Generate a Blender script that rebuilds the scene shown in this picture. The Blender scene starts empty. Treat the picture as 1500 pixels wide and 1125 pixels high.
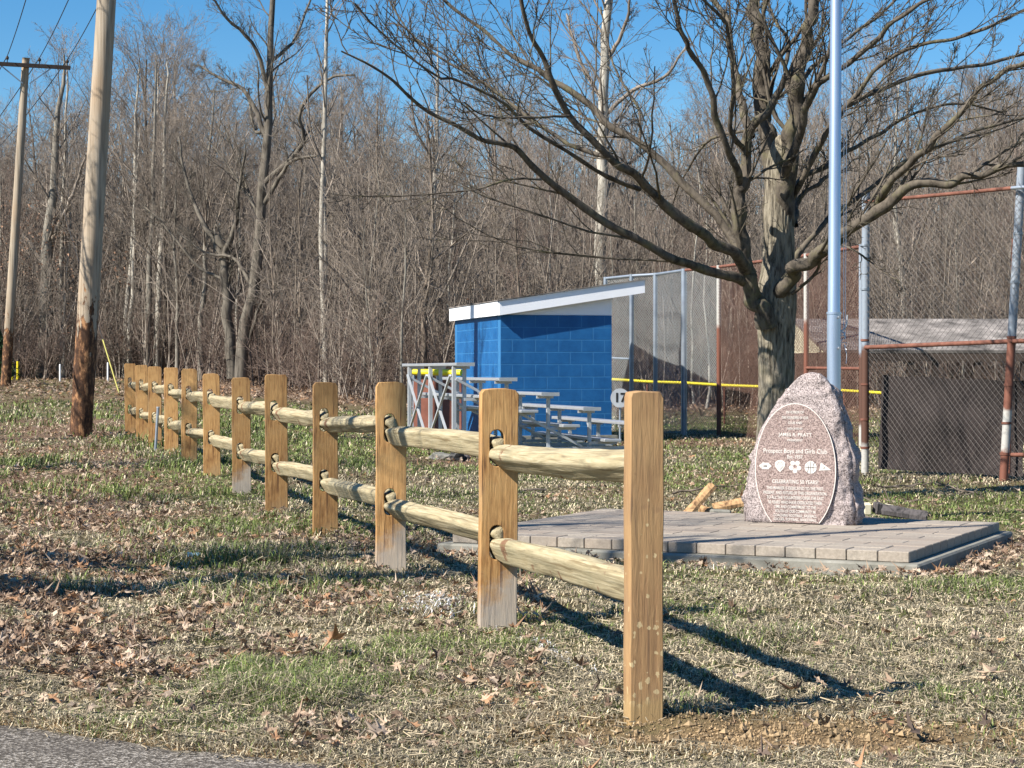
import bpy, bmesh, math, random
import numpy as np
from mathutils import Vector, Matrix, noise as mnoise
C = bpy.context.scene.collection
S = bpy.context.scene
R = math.radians
random.seed(7)
rng = np.random.default_rng(7)

# ------------------------------------------------------------------ camera, world, sun
F = 2800.0; HZ = 545.0; CX = 750.0; CH = 1.18       # photo focal length (px of 1500), horizon row, eye height
cam = bpy.data.objects.new('camera', bpy.data.cameras.new('camera')); C.objects.link(cam)
cam.location = (0, 0, CH); cam.rotation_euler = (R(90), 0, 0)
cam.data.sensor_width = 36.0; cam.data.lens = 36.0 * F / 1500.0
cam.data.shift_y = -(562.5 - HZ) / 1500.0
cam.data.clip_start = 0.1; cam.data.clip_end = 2000
S.camera = cam
SUN = Vector((-0.85, -0.52, 0.885)).normalized()
w = bpy.data.worlds.new('World'); S.world = w; w.use_nodes = True
nt = w.node_tree; bg = nt.nodes['Background']
sky = nt.nodes.new('ShaderNodeTexSky'); sky.sky_type = 'NISHITA'; sky.sun_disc = False
sky.sun_elevation = math.asin(SUN.z); sky.sun_rotation = math.atan2(SUN.x, SUN.y)
sky.air_density = 1.0; sky.dust_density = 0.15; sky.ozone_density = 4.0
hs = nt.nodes.new('ShaderNodeHueSaturation'); hs.inputs['Saturation'].default_value = 1.36
nt.links.new(sky.outputs[0], hs.inputs['Color']); nt.links.new(hs.outputs[0], bg.inputs[0]); bg.inputs[1].default_value = 0.07
sl = bpy.data.lights.new('sun', 'SUN'); sl.energy = 5.0; sl.angle = R(0.5); sl.color = (1.0, 0.94, 0.84)
so = bpy.data.objects.new('sun', sl); C.objects.link(so); so.location = (-20, -12, 30)
so.rotation_euler = SUN.to_track_quat('Z', 'Y').to_euler()
S.view_settings.view_transform = 'Standard'; S.view_settings.look = 'None'
S.view_settings.exposure = 1.0; S.view_settings.gamma = 1.0; S.view_settings.use_curve_mapping = False
S.cycles.max_bounces = 5; S.cycles.diffuse_bounces = 2; S.cycles.glossy_bounces = 2

def PX(px, d): return (px - CX) * d / F
def PZ(py, d): return CH + (HZ - py) * d / F
def P3(px, py, d): return (PX(px, d), d, PZ(py, d))

# ------------------------------------------------------------------ objects
def tag(o, label=None, cat=None, group=None, kind=None):
    if label: o['label'] = label
    if cat: o['category'] = cat
    if group: o['group'] = group
    if kind: o['kind'] = kind
    return o
def thing(name, label, cat, loc=(0, 0, 0), rz=0, group=None):
    o = bpy.data.objects.new(name, None); C.objects.link(o); o.location = loc; o.rotation_euler = (0, 0, rz)
    o.empty_display_size = 0.2
    return tag(o, label, cat, group)
def link(name, me, m=None, parent=None):
    o = bpy.data.objects.new(name, me); C.objects.link(o)
    if m is not None and len(me.materials) == 0: me.materials.append(m)
    if parent is not None: o.parent = parent
    return o
def npmesh(name, V, Q=None, T=None, smooth=True, col=None):
    me = bpy.data.meshes.new(name)
    V = np.asarray(V, dtype=np.float32)
    nq = 0 if Q is None else len(Q); ntr = 0 if T is None else len(T)
    idx = []
    if nq: idx.append(np.asarray(Q, dtype=np.int32).ravel())
    if ntr: idx.append(np.asarray(T, dtype=np.int32).ravel())
    idx = np.concatenate(idx)
    starts = np.concatenate([np.arange(nq) * 4, nq * 4 + np.arange(ntr) * 3]).astype(np.int32)
    me.vertices.add(len(V)); me.vertices.foreach_set('co', V.ravel())
    me.loops.add(len(idx)); me.loops.foreach_set('vertex_index', idx)
    me.polygons.add(nq + ntr); me.polygons.foreach_set('loop_start', starts)
    me.update(calc_edges=True)
    me.polygons.foreach_set('use_smooth', np.full(nq + ntr, bool(smooth)))
    if col is not None:
        a = me.color_attributes.new('Col', 'FLOAT_COLOR', 'POINT')
        c4 = np.ones((len(V), 4), dtype=np.float32); c4[:, :3] = col
        a.data.foreach_set('color', c4.ravel())
    return me
class MB:                                   # mesh builder from simple solids
    def __init__(s): s.v = []; s.q = []; s.t = []
    def add(s, V, Q=(), T=()):
        n = sum(len(a) for a in s.v); s.v.append(np.asarray(V, float))
        s.q += [tuple(i + n for i in f) for f in Q]; s.t += [tuple(i + n for i in f) for f in T]
    def box(s, c, d, rz=0, M=None, bev=0):
        x, y, z = [a / 2 for a in d]
        if bev:
            bm = bmesh.new(); bmesh.ops.create_cube(bm, size=1)
            for v in bm.verts: v.co = Vector((v.co.x * d[0], v.co.y * d[1], v.co.z * d[2]))
            bmesh.ops.bevel(bm, geom=bm.edges[:], offset=bev, segments=1, affect='EDGES')
            V = np.array([v.co[:] for v in bm.verts]); Q = [[v.index for v in f.verts] for f in bm.faces if len(f.verts) == 4]
            T = [[v.index for v in f.verts] for f in bm.faces if len(f.verts) == 3]; bm.free()
        else:
            V = np.array([(-x, -y, -z), (x, -y, -z), (x, y, -z), (-x, y, -z), (-x, -y, z), (x, -y, z), (x, y, z), (-x, y, z)])
            Q = [(0, 3, 2, 1), (4, 5, 6, 7), (0, 1, 5, 4), (1, 2, 6, 5), (2, 3, 7, 6), (3, 0, 4, 7)]; T = []
        if M is not None: V = V @ np.array(M.to_3x3()).T
        if rz:
            cc, ss = math.cos(rz), math.sin(rz); V = V @ np.array([[cc, ss, 0], [-ss, cc, 0], [0, 0, 1]])
        s.add(V + np.array(c), Q, T)
    def beam(s, a, b, wd, ht):              # box from a to b
        a = Vector(a); b = Vector(b); dv = b - a; L = dv.length
        q = dv.to_track_quat('Y', 'Z').to_matrix()
        s.box((a + b) / 2, (wd, L, ht), M=q)
    def tube(s, pts, rad, sides=10, cap=True):
        V, Q = tube_arr(np.array([pts], float), np.array([rad if hasattr(rad, '__len__') else [rad] * len(pts)], float), sides)
        T = []
        n = len(pts)
        if cap:
            m = n * sides; V = np.vstack([V, V[:sides], V[m - sides:m], [pts[0]], [pts[-1]]])
            for i in range(sides):
                j = (i + 1) % sides
                T.append((m + 2 * sides, m + j, m + i)); T.append((m + 2 * sides + 1, m + sides + i, m + sides + j))
        s.add(V, Q.tolist(), T)
    def prism(s, poly, z0, z1):
        n = len(poly); V = [(x, y, z0) for x, y in poly] + [(x, y, z1) for x, y in poly]
        V += [(sum(p[0] for p in poly) / n, sum(p[1] for p in poly) / n, z) for z in (z0, z1)]
        Q = [(i, (i + 1) % n, n + (i + 1) % n, n + i) for i in range(n)]
        T = [((i + 1) % n, i, 2 * n) for i in range(n)] + [(n + i, n + (i + 1) % n, 2 * n + 1) for i in range(n)]
        s.add(V, Q, T)
    def mesh(s, name, smooth=False): return npmesh(name, np.vstack(s.v), s.q or None, s.t or None, smooth)
    def build(s, name, m, parent=None, smooth=False): return link(name, s.mesh(name, smooth), m, parent)

def tube_arr(P, Rd, sides):
    """P (B,N,3), Rd (B,N) -> verts, quads"""
    B, N, _ = P.shape
    Tn = np.gradient(P, axis=1); Tn /= (np.linalg.norm(Tn, axis=2, keepdims=True) + 1e-9)
    avg = Tn.mean(axis=1); ref = np.where(np.abs(avg[:, 2:3]) > 0.8, np.array([[1., 0, 0]]), np.array([[0, 0, 1.]]))
    ref = np.repeat(ref[:, None, :], N, axis=1)
    U = np.cross(Tn, ref); U /= (np.linalg.norm(U, axis=2, keepdims=True) + 1e-9)
    W = np.cross(Tn, U)
    a = np.arange(sides) * 2 * math.pi / sides
    V = P[:, :, None, :] + Rd[:, :, None, None] * (np.cos(a)[None, None, :, None] * U[:, :, None, :] + np.sin(a)[None, None, :, None] * W[:, :, None, :])
    base = (np.arange(B) * N * sides)[:, None, None] + (np.arange(N - 1) * sides)[None, :, None]
    i = np.arange(sides)[None, None, :]; j = (np.arange(sides) + 1)[None, None, :] % sides
    Q = np.stack([base + i, base + sides + i, base + sides + j, base + j], axis=-1).reshape(-1, 4)
    return V.reshape(-1, 3), Q
def merge(parts):
    Vs, Qs, n = [], [], 0
    for V, Q in parts:
        Vs.append(V); Qs.append(Q + n); n += len(V)
    return np.vstack(Vs), np.vstack(Qs)

# ------------------------------------------------------------------ numpy noise and the ground
def vnoise(x, y, seed=0):
    xi = np.floor(x).astype(np.int64); yi = np.floor(y).astype(np.int64); xf = x - xi; yf = y - yi
    xf = xf * xf * (3 - 2 * xf); yf = yf * yf * (3 - 2 * yf)
    def h(a, b):
        n = (a * 374761393 + b * 668265263 + seed * 974634777) & 0xffffffff
        n = ((n ^ (n >> 13)) * 1274126177) & 0xffffffff
        return ((n ^ (n >> 16)) & 0xffff) / 65535.0
    return (h(xi, yi) * (1 - xf) + h(xi + 1, yi) * xf) * (1 - yf) + (h(xi, yi + 1) * (1 - xf) + h(xi + 1, yi + 1) * xf) * yf
def fnoise(x, y, seed=0, o=3):
    t = 0; a = .5
    for k in range(o): t = t + a * vnoise(x * 2 ** k, y * 2 ** k, seed + k); a *= .5
    return t / (1 - .5 ** o)
def sstep(a, b, x): t = np.clip((x - a) / (b - a), 0, 1); return t * t * (3 - 2 * t)
PAD_FR = np.array([2.34, 11.0]); PA = np.array([-.896, .443]); PB = np.array([.443, .896]); PADW, PADD = 3.16, 2.60
def padloc(x, y): return (x - PAD_FR[0]) * PA[0] + (y - PAD_FR[1]) * PA[1], (x - PAD_FR[0]) * PB[0] + (y - PAD_FR[1]) * PB[1]
def asphalt_side(x, y): # >0 on the asphalt
    return (5.80 - .577 * (x + .68)) - y + .05 * (fnoise(x * 3, y * 3, 40) - .5)
def gz(x, y):
    x = np.asarray(x, float); y = np.asarray(y, float)
    s = x / np.maximum(y, 4)
    L = 1 - sstep(-.17, -.02, s)
    z = .012 + L * (.0095 * np.clip(y - 14, 0, None) + .0115 * np.clip(y - 31, 0, 45)) + (1 - L) * (.012 * np.clip(y - 36, 0, None))
    z = z + .035 * np.clip(y - 75, 0, None)
    # small humps
    near = sstep(5.5, 9, y)
    z = z + near * .05 * (fnoise(x * .8, y * .5, 3) - .5) * (1 - np.exp(-((x + .6 * (y - 6.35) / 2.4 * 1.0 - .43) ** 2)))
    z = z + .02 * (fnoise(x * 3, y * 3, 9) - .5) + .045 * sstep(30, 18, y) * (fnoise(x * 8, y * 6, 19, 2) - .5)
    z = z + .16 * np.exp(-((s + .30) / .05) ** 2) * np.exp(-((y - 12) / 4) ** 2)
    a, b = padloc(x, y); ins = (sstep(-.3, .1, a) * sstep(-.3, .1, b) * (1 - sstep(PADW - .1, PADW + .3, a)) * (1 - sstep(PADD - .1, PADD + .3, b)))
    z = z * (1 - ins) - ins * .02
    z = z + .028 * np.exp(-(((x - .46) / .22) ** 2 + ((y - 6.45) / .22) ** 2)) * (.4 + 1.2 * fnoise(x * 14, y * 14, 4))
    as_ = sstep(-.1, .05, asphalt_side(x, y)); z = z * (1 - as_) + as_ * (-.012)
    return z
def g1(x, y): return float(gz(np.array([x]), np.array([y]))[0])

# ------------------------------------------------------------------ materials
class NT:
    def __init__(s, name):
        s.m = bpy.data.materials.new(name); s.m.use_nodes = True; s.t = s.m.node_tree; s.b = s.t.nodes['Principled BSDF']
        s.b.inputs['Specular IOR Level'].default_value = .3
    def n(s, kind, **kw):
        nd = s.t.nodes.new('ShaderNode' + kind)
        for k, v in kw.items():
            if k in nd.inputs: nd.inputs[k].default_value = v
            else: setattr(nd, k, v)
        return nd
    def l(s, a, b): s.t.links.new(a, b)
    def coord(s, scale=(1, 1, 1), out='Object'):
        c = s.n('TexCoord'); m = s.n('Mapping'); m.inputs['Scale'].default_value = scale; s.l(c.outputs[out], m.inputs[0]); return m.outputs[0]
    def noise(s, scale, detail=5, vec=None, rough=.6, dist=0):
        n = s.n('TexNoise'); n.inputs['Scale'].default_value = scale; n.inputs['Detail'].default_value = detail
        n.inputs['Roughness'].default_value = rough; n.inputs['Distortion'].default_value = dist
        if vec is not None: s.l(vec, n.inputs['Vector'])
        return n.outputs['Fac']
    def ramp(s, fac, stops):
        r = s.n('ValToRGB'); e = r.color_ramp.elements
        while len(e) < len(stops): e.new(.5)
        for i, (p, c) in enumerate(stops):
            e[i].position = p; e[i].color = (c[0], c[1], c[2], 1) if hasattr(c, '__len__') else (c, c, c, 1)
        s.l(fac, r.inputs[0]); return r.outputs[0]
    def mix(s, fac, a, b, bt='MIX'):
        m = s.n('MixRGB'); m.blend_type = bt
        for i, v in ((0, fac), (1, a), (2, b)):
            if hasattr(v, 'is_linked') or hasattr(v, 'links'): s.l(v, m.inputs[i])
            elif i == 0: m.inputs[0].default_value = v
            else: m.inputs[i].default_value = (*v, 1)
        return m.outputs[0]
    def math(s, op, a, b=0, c=None):
        m = s.n('Math'); m.operation = op
        for i, v in enumerate((a, b) if c is None else (a, b, c)):
            if hasattr(v, 'links'): s.l(v, m.inputs[i])
            else: m.inputs[i].default_value = v
        return m.outputs[0]
    def bump(s, h, strength=.5, dist=.01):
        b = s.n('Bump'); b.inputs['Strength'].default_value = strength; b.inputs['Distance'].default_value = dist
        s.l(h, b.inputs['Height']); s.l(b.outputs[0], s.b.inputs['Normal'])
    def col(s, c): s.l(c, s.b.inputs['Base Color']) if hasattr(c, 'links') else setattr(s.b.inputs['Base Color'], 'default_value', (*c, 1))
    def set(s, **kw):
        for k, v in kw.items(): s.b.inputs[k.replace('_', ' ')].default_value = v
        return s.m
def plain(name, c, rough=.6, metal=0, var=.15, scale=8):
    t = NT(name); n = t.noise(scale, 4, t.coord())
    t.col(t.ramp(n, [(.3, [x * (1 - var) for x in c]), (.7, [min(1, x * (1 + var)) for x in c])]))
    return t.set(Roughness=rough, Metallic=metal)
def attr_mat(name, rough=.7, translucent=0.0):
    t = NT(name); a = t.n('VertexColor'); a.layer_name = 'Col'; t.col(a.outputs[0])
    t.set(Roughness=rough)
    if translucent:
        tr = t.n('BsdfTranslucent'); t.l(a.outputs[0], tr.inputs[0]); mx = t.n('MixShader'); mx.inputs[0].default_value = translucent
        o = t.t.nodes['Material Output']; t.l(t.b.outputs[0], mx.inputs[1]); t.l(tr.outputs[0], mx.inputs[2]); t.l(mx.outputs[0], o.inputs[0])
    return t.m
def post_wood(name, paint=False, mud=False):
    t = NT(name); v = t.coord((1, 1, .12)); oi = t.n('ObjectInfo')
    vv = t.n('VectorMath'); vv.operation = 'ADD'; t.l(v, vv.inputs[0]); cb = t.n('CombineXYZ')
    for i in range(3): t.l(t.math('MULTIPLY', oi.outputs['Random'], 13.0 + i), cb.inputs[i])
    t.l(cb.outputs[0], vv.inputs[1]); v = vv.outputs[0]
    g = t.noise(70, 4, v, .6, .6); big = t.noise(6, 3, t.coord((1, 1, .6)))
    c = t.ramp(g, [(.25, (.17, .075, .025)), (.5, (.36, .19, .07)), (.75, (.52, .31, .13))])
    c = t.mix(t.ramp(big, [(.42, 0), (.62, .75)]), c, (.50, .30, .12))
    kn = t.noise(9, 2, t.coord((1, 1, .8)), .5, 1.2); c = t.mix(t.ramp(kn, [(.66, 0), (.72, .7)]), c, (.16, .07, .03))
    ck = t.noise(60, 3, t.coord((1, 1, .035)), .5, .3); c = t.mix(t.ramp(ck, [(.63, 0), (.67, .75)]), c, (.09, .04, .02))
    wr = t.noise(2.6, 5, t.coord((1, 1, .5)), .65); c = t.mix(t.ramp(wr, [(.48, 0), (.66, .55)]), c, (.24, .185, .125))
    if mud: c = t.mix(.5, c, (.27, .18, .105))
    br = t.math('MULTIPLY_ADD', oi.outputs['Random'], .5, .7); c = t.mix(1, c, br, 'MULTIPLY')
    if paint:
        sx = t.n('SeparateXYZ'); t.l(t.coord(), sx.inputs[0])
        e = t.math('ADD', sx.outputs[2], t.math('MULTIPLY', t.noise(9, 6, t.coord()), -.30))
        e = t.math('ADD', t.math('ADD', e, t.math('MULTIPLY', sx.outputs[0], -.9)), .02)
        pf = t.ramp(t.math('ADD', e, t.math('MULTIPLY', t.noise(120, 3, t.coord()), -.05)), [(-.0, .62), (.10, 0)])
        c = t.mix(pf, c, (.40, .39, .36))
    if mud:
        sx = t.n('SeparateXYZ'); t.l(t.coord(), sx.inputs[0])
        vo = t.n('TexVoronoi'); vo.inputs['Scale'].default_value = 38; t.l(t.coord((1, 1, .8)), vo.inputs[0]); vs_ = t.n('SeparateColor'); t.l(vo.outputs['Color'], vs_.inputs[0])
        rr = t.math('ADD', t.math('ADD', vo.outputs['Distance'], t.math('MULTIPLY', t.noise(110, 4, t.coord()), .55)), t.math('MULTIPLY', vs_.outputs[0], .45))
        low = t.math('MULTIPLY', t.math('SUBTRACT', .85, sx.outputs[2]), .40)
        pf = t.ramp(t.math('SUBTRACT', t.math('ADD', low, .42), rr), [(0, 0), (.03, .9)])
        c = t.mix(pf, c, (.52, .40, .22))
        lf = t.ramp(t.math('ADD', sx.outputs[2], t.math('MULTIPLY', t.noise(14, 5, t.coord()), -.15)), [(.0, .9), (.04, 0)])
        c = t.mix(lf, c, (.36, .24, .11))
    t.col(c); t.bump(t.math('ADD', g, ck), .6, .004)
    return t.set(Roughness=.78)
M = {}
M['post'] = post_wood('post_wood'); M['post_paint'] = post_wood('post_wood_painted_foot', paint=True); M['post_mud'] = post_wood('post_wood_muddy', mud=True)
def rail_mat():
    t = NT('rail_wood'); v = t.coord((.045, 1, 1)); oi = t.n('ObjectInfo')
    g = t.noise(55, 5, v, .6, 1.0); wv = t.n('TexWave'); wv.wave_type = 'RINGS'; wv.inputs['Scale'].default_value = 9; wv.inputs['Distortion'].default_value = 9
    wv.inputs['Detail'].default_value = 3; t.l(t.coord((.25, 1, 1)), wv.inputs[0])
    c = t.ramp(g, [(.3, (.19, .15, .09)), (.5, (.37, .31, .19)), (.75, (.52, .455, .31))])
    c = t.mix(t.math('MULTIPLY', t.ramp(wv.outputs['Fac'], [(.1, 1), (.35, 0)]), .22), c, (.30, .23, .12))
    bn = t.noise(4.2, 4, t.coord((1, 1, 1)), .65); sel = t.math('ADD', bn, t.math('MULTIPLY', oi.outputs['Random'], .1))
    c = t.mix(t.ramp(sel, [(.70, 0), (.74, .9)]), c, (.17, .075, .04))
    ck = t.noise(48, 3, t.coord((.02, 1, 1)), .5, .4); c = t.mix(t.ramp(ck, [(.62, 0), (.67, .7)]), c, (.16, .11, .05)); gr = t.noise(3, 5, t.coord(), .7); c = t.mix(t.ramp(gr, [(.5, 0), (.7, .5)]), c, (.24, .225, .14))
    t.col(c); t.bump(g, .7, .005); return t.set(Roughness=.75)
M['rail'] = rail_mat()
def bark_mat(name, base, dark, lichen=0, zs=.25, scale=40, bump=.6):
    t = NT(name); v = t.coord((1, 1, zs)); n = t.noise(scale, 5, v, .65, .5)
    c = t.ramp(n, [(.32, dark), (.55, base), (.75, [x * 1.25 for x in base])])
    if lichen:
        ln = t.noise(5, 5, t.coord(), .7); c = t.mix(t.ramp(ln, [(.52, 0), (.64, lichen)]), c, (.17, .165, .07))
    t.col(c); t.bump(n, bump, .02); return t.set(Roughness=.9, Specular_IOR_Level=.1)
M['bark_main'] = bark_mat('ridged_bark', (.25, .22, .17), (.03, .025, .02), .15, .16, 30, 1.0)
M['bark_limb'] = bark_mat('limb_bark', (.118, .10, .08), (.032, .027, .023), .30, .5, 14)
M['bark_grey'] = bark_mat('grey_bark', (.24, .22, .185), (.09, .075, .062), 0, .15, 9, .3)
M['bark_pale'] = bark_mat('pale_bark', (.42, .39, .335), (.13, .115, .095), 0, .15, 9, .2)
M['bark_brown'] = bark_mat('brown_bark', (.19, .155, .125), (.05, .04, .03), 0, .15, 9, .3)
M['bark_dark'] = bark_mat('dark_bark', (.15, .132, .108), (.035, .03, .026), 0, .2, 7, .5)
M['twig'] = plain('twig_bark', (.225, .188, .155), .9, 0, .5, .9)
M['twig_red'] = plain('reddish_twig_bark', (.165, .122, .10), .9, 0, .5, .7)
M['grass'] = attr_mat('grass_blades', .6, .14); M['leaf'] = attr_mat('dead_leaves', .7, .12)
M['galv'] = plain('galvanised_steel', (.31, .35, .40), .45, .6, .12, 6)
M['wiremesh'] = plain('galvanised_wire', (.29, .305, .31), .45, .5, .1, 2)
M['wire_rust'] = plain('rusty_wire', (.15, .085, .065), .6, .3, .25, 1.5)
M['wire_dark'] = plain('weathered_wire', (.17, .155, .145), .6, .3, .15, 1.5)
M['rust'] = plain('rusty_steel', (.17, .072, .05), .8, .1, .35, 12)
M['alu'] = plain('aluminium', (.52, .53, .55), .4, .6, .06, 4)
M['alu_frame'] = plain('aluminium_frame', (.48, .50, .52), .5, .4, .1, 5)
M['yellow'] = plain('yellow_plastic', (.80, .66, .03), .45, 0, .05, 5)
M['white'] = plain('white_paint', (.82, .83, .86), .45, 0, .03, 3)
M['shingle'] = plain('grey_shingles', (.19, .17, .155), .9, 0, .7, 3)
M['cream'] = plain('cream_boards', (.60, .55, .40), .8, 0, .1, 10)
M['dark_wood'] = plain('dark_stained_wood', (.055, .04, .032), .8, 0, .3, 12)
M['black'] = plain('black_paint', (.02, .02, .02), .5)
M['cable'] = plain('dark_cable', (.03, .03, .035), .6)
M['screen'] = plain('dark_windscreen_fabric', (.028, .022, .021), .9, 0, .6, 1.6)
M['brownscreen'] = plain('brown_windscreen', (.17, .065, .045), .9, 0, .3, 3)
M['concrete'] = (lambda t: (t.col(t.ramp(t.noise(7, 8, t.coord(), .7), [(.3, (.15, .145, .12)), (.7, (.28, .27, .235))])), t.bump(t.noise(90, 4, t.coord()), .3, .004), t.set(Roughness=.9))[2])(NT('concrete'))
def paver_mat():
    t = NT('clay_paver'); g = t.n('NewGeometry')
    n = t.noise(60, 5, t.coord(), .7); c = t.ramp(n, [(.3, (.23, .20, .165)), (.7, (.40, .35, .29))])
    isl = g.outputs['Random Per Island']; c = t.mix(t.math('MULTIPLY', isl, .55), c, (.25, .195, .155))
    c = t.mix(t.ramp(t.noise(2.5, 5, t.coord()), [(.5, 0), (.7, .5)]), c, (.20, .18, .16))
    t.col(c); t.bump(n, .25, .003); return t.set(Roughness=.85)
M['paver'] = paver_mat()
def granite(name, a, b, c3, sc, rough, bump):
    t = NT(name); vo = t.n('TexVoronoi'); vo.inputs['Scale'].default_value = sc; t.l(t.coord(), vo.inputs[0])
    sp = t.n('SeparateColor'); t.l(vo.outputs['Color'], sp.inputs[0]); n = t.noise(sc * .6, 3, t.coord(), .7)
    c = t.ramp(t.math('ADD', t.math('MULTIPLY', sp.outputs[0], .6), t.math('MULTIPLY', n, .4)), [(.22, c3), (.38, a), (.6, b), (.82, [min(1, x * 1.45) for x in b])])
    t.col(c)
    if bump: t.bump(t.noise(34, 6, t.coord(), .75), bump, .012)
    return t.set(Roughness=rough)
M['granite'] = granite('rough_granite', (.23, .19, .182), (.37, .315, .305), (.08, .065, .065), 190, .85, .8)
M['granite_face'] = granite('honed_granite', (.19, .13, .115), (.31, .24, .22), (.05, .035, .035), 210, .6, 0)
M['engrave'] = plain('engraved_letters', (.66, .62, .58), .8, 0, .04, 60)
def block_mat(jx):
    t = NT('blue_block_paint'); c = t.noise(3, 5, t.coord(), .7); col = t.ramp(c, [(.3, (.006, .075, .225)), (.7, (.014, .12, .32))])
    n = t.noise(140, 3, t.coord()); t.bump(n, .25, .004); t.col(col); return t.set(Roughness=.55)
M['blue'] = block_mat(0)
M['mortar'] = plain('blue_painted_joint', (.03, .15, .34), .7, 0, .1, 6)
def pole_mat():
    t = NT('utility_pole_wood'); v = t.coord((1, 1, .03)); g = t.noise(26, 5, v, .6, .3)
    c = t.ramp(g, [(.3, (.16, .125, .09)), (.5, (.32, .265, .20)), (.75, (.43, .365, .285))])
    w_ = t.noise(3, 4, t.coord((1, 1, .35)), .6); c = t.mix(t.ramp(w_, [(.45, 0), (.70, .5)]), c, (.33, .22, .13))
    sx = t.n('SeparateXYZ'); t.l(t.coord(), sx.inputs[0])
    e = t.math('MULTIPLY_ADD', t.noise(9, 6, t.coord((1, 1, .35)), .7), 3.7, t.math('MULTIPLY', sx.outputs[2], -1))
    lo = t.ramp(t.noise(16, 5, t.coord((1, 1, .4)), .7), [(.45, (.055, .028, .016)), (.54, (.13, .062, .03)), (.62, (.36, .19, .09))])
    c = t.mix(t.ramp(t.math('ADD', t.math('MULTIPLY', e, .5), .47), [(.46, 0), (.54, 1)]), c, lo)
    t.col(c); t.bump(g, .6, .012); return t.set(Roughness=.85)
M['pole'] = pole_mat()
M['flagpole'] = (lambda t: (t.col(t.ramp(t.noise(2, 3, t.coord((6, 6, .5))), [(.3, (.38, .46, .60)), (.7, (.52, .61, .74))])), t.set(Roughness=.36, Metallic=.75))[1])(NT('satin_aluminium'))
def ground_mat():
    t = NT('lawn_soil'); a = t.n('VertexColor'); a.layer_name = 'Col'; sp = t.n('SeparateColor'); t.l(a.outputs[0], sp.inputs[0])
    n1 = t.noise(1.2, 6, t.coord(), .7); n2 = t.noise(14, 6, t.coord(), .75); n3 = t.noise(90, 4, t.coord(), .7)
    straw = t.ramp(n3, [(.3, (.06, .045, .024)), (.5, (.19, .15, .08)), (.7, (.40, .33, .19))])
    green = t.ramp(n3, [(.3, (.02, .026, .008)), (.6, (.055, .075, .02)), (.8, (.12, .14, .045))])
    c = t.mix(t.ramp(t.math('ADD', t.math('MULTIPLY', n1, .5), t.math('MULTIPLY', n2, .5)), [(.42, 0), (.56, 1)]), straw, green)
    dirt = t.ramp(n2, [(.3, (.09, .06, .033)), (.55, (.22, .15, .08)), (.75, (.36, .26, .15))])
    litter = t.ramp(n3, [(.3, (.05, .034, .024)), (.5, (.16, .105, .07)), (.7, (.34, .23, .15))])
    c = t.mix(sp.outputs[0], c, dirt); c = t.mix(sp.outputs[1], c, litter)
    t.col(c); t.bump(t.math('ADD', n2, t.math('MULTIPLY', n3, .4)), .8, .03); return t.set(Roughness=.95, Specular_IOR_Level=.1)
M['ground'] = ground_mat()
def asphalt_mat():
    t = NT('worn_asphalt'); vo = t.n('TexVoronoi'); vo.inputs['Scale'].default_value = 130; t.l(t.coord(), vo.inputs[0])
    sp = t.n('SeparateColor'); t.l(vo.outputs['Color'], sp.inputs[0])
    c = t.ramp(sp.outputs[0], [(.2, (.05, .042, .033)), (.6, (.115, .098, .078)), (.9, (.40, .36, .31))])
    c = t.mix(t.ramp(t.noise(2.5, 5, t.coord()), [(.4, 0), (.65, .6)]), c, (.06, .05, .042)); t.col(c)
    t.bump(vo.outputs['Distance'], .6, .006); return t.set(Roughness=.9)
M['asphalt'] = asphalt_mat()
M['splitlog'] = bark_mat('split_firewood', (.46, .29, .15), (.14, .08, .045), 0, .3, 30)
M['logbark'] = bark_mat('firewood_bark', (.10, .09, .09), (.03, .03, .03), 0, .3, 30)

# ------------------------------------------------------------------ the ground
def ground():
    ys = np.concatenate([np.linspace(-6, 4.8, 12), 4.8 + np.cumsum(np.linspace(.05, .05, 110)), ])
    y = ys[-1]; out = list(ys)
    while y < 900: y += max(.06, y * .012 if y < 40 else (y - 30) * .08); out.append(y)
    ys = np.array(out); ss = np.concatenate([np.linspace(-3.2, -.42, 16)[:-1], np.linspace(-.42, .42, 300), np.linspace(.42, 3.2, 16)[1:]])
    Y, Sx = np.meshgrid(ys, ss, indexing='ij'); X = Sx * np.maximum(Y, 5)
    Z = gz(X, np.maximum(Y, 0)); Z = np.where(Y > 160, gz(X, np.full_like(Y, 160.)), Z)
    n, m = Y.shape; V = np.stack([X, Y, Z], -1).reshape(-1, 3)
    I = np.arange(n * m).reshape(n, m); Q = np.stack([I[:-1, :-1], I[:-1, 1:], I[1:, 1:], I[1:, :-1]], -1).reshape(-1, 4)
    x, y = V[:, 0], V[:, 1]
    dirt = np.exp(-(((x - .85) / .95) ** 2 + ((y - 6.1) / .42) ** 2)) * 1.9 * fnoise(x * 5, y * 5, 22) + .55 * sstep(.6, .75, fnoise(x * .9, y * .9, 30))
    dirt = np.maximum(dirt, sstep(-.25, -.02, asphalt_side(x, y)))
    lit = np.clip(leafdens(x, y), 0, 1)
    lit = np.maximum(lit, sstep(47, 53, y + 4 * (fnoise(x * .3, y * .3, 5) - .5)) * (x / np.maximum(y, 4) > -.19) + sstep(66, 72, y))
    lit = np.clip(lit, 0, 1)
    col = np.stack([np.clip(dirt, 0, 1), lit, lit * 0], -1)
    o = link('ground', npmesh('ground', V, Q, col=col), M['ground']); tag(o, kind='structure')
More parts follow.
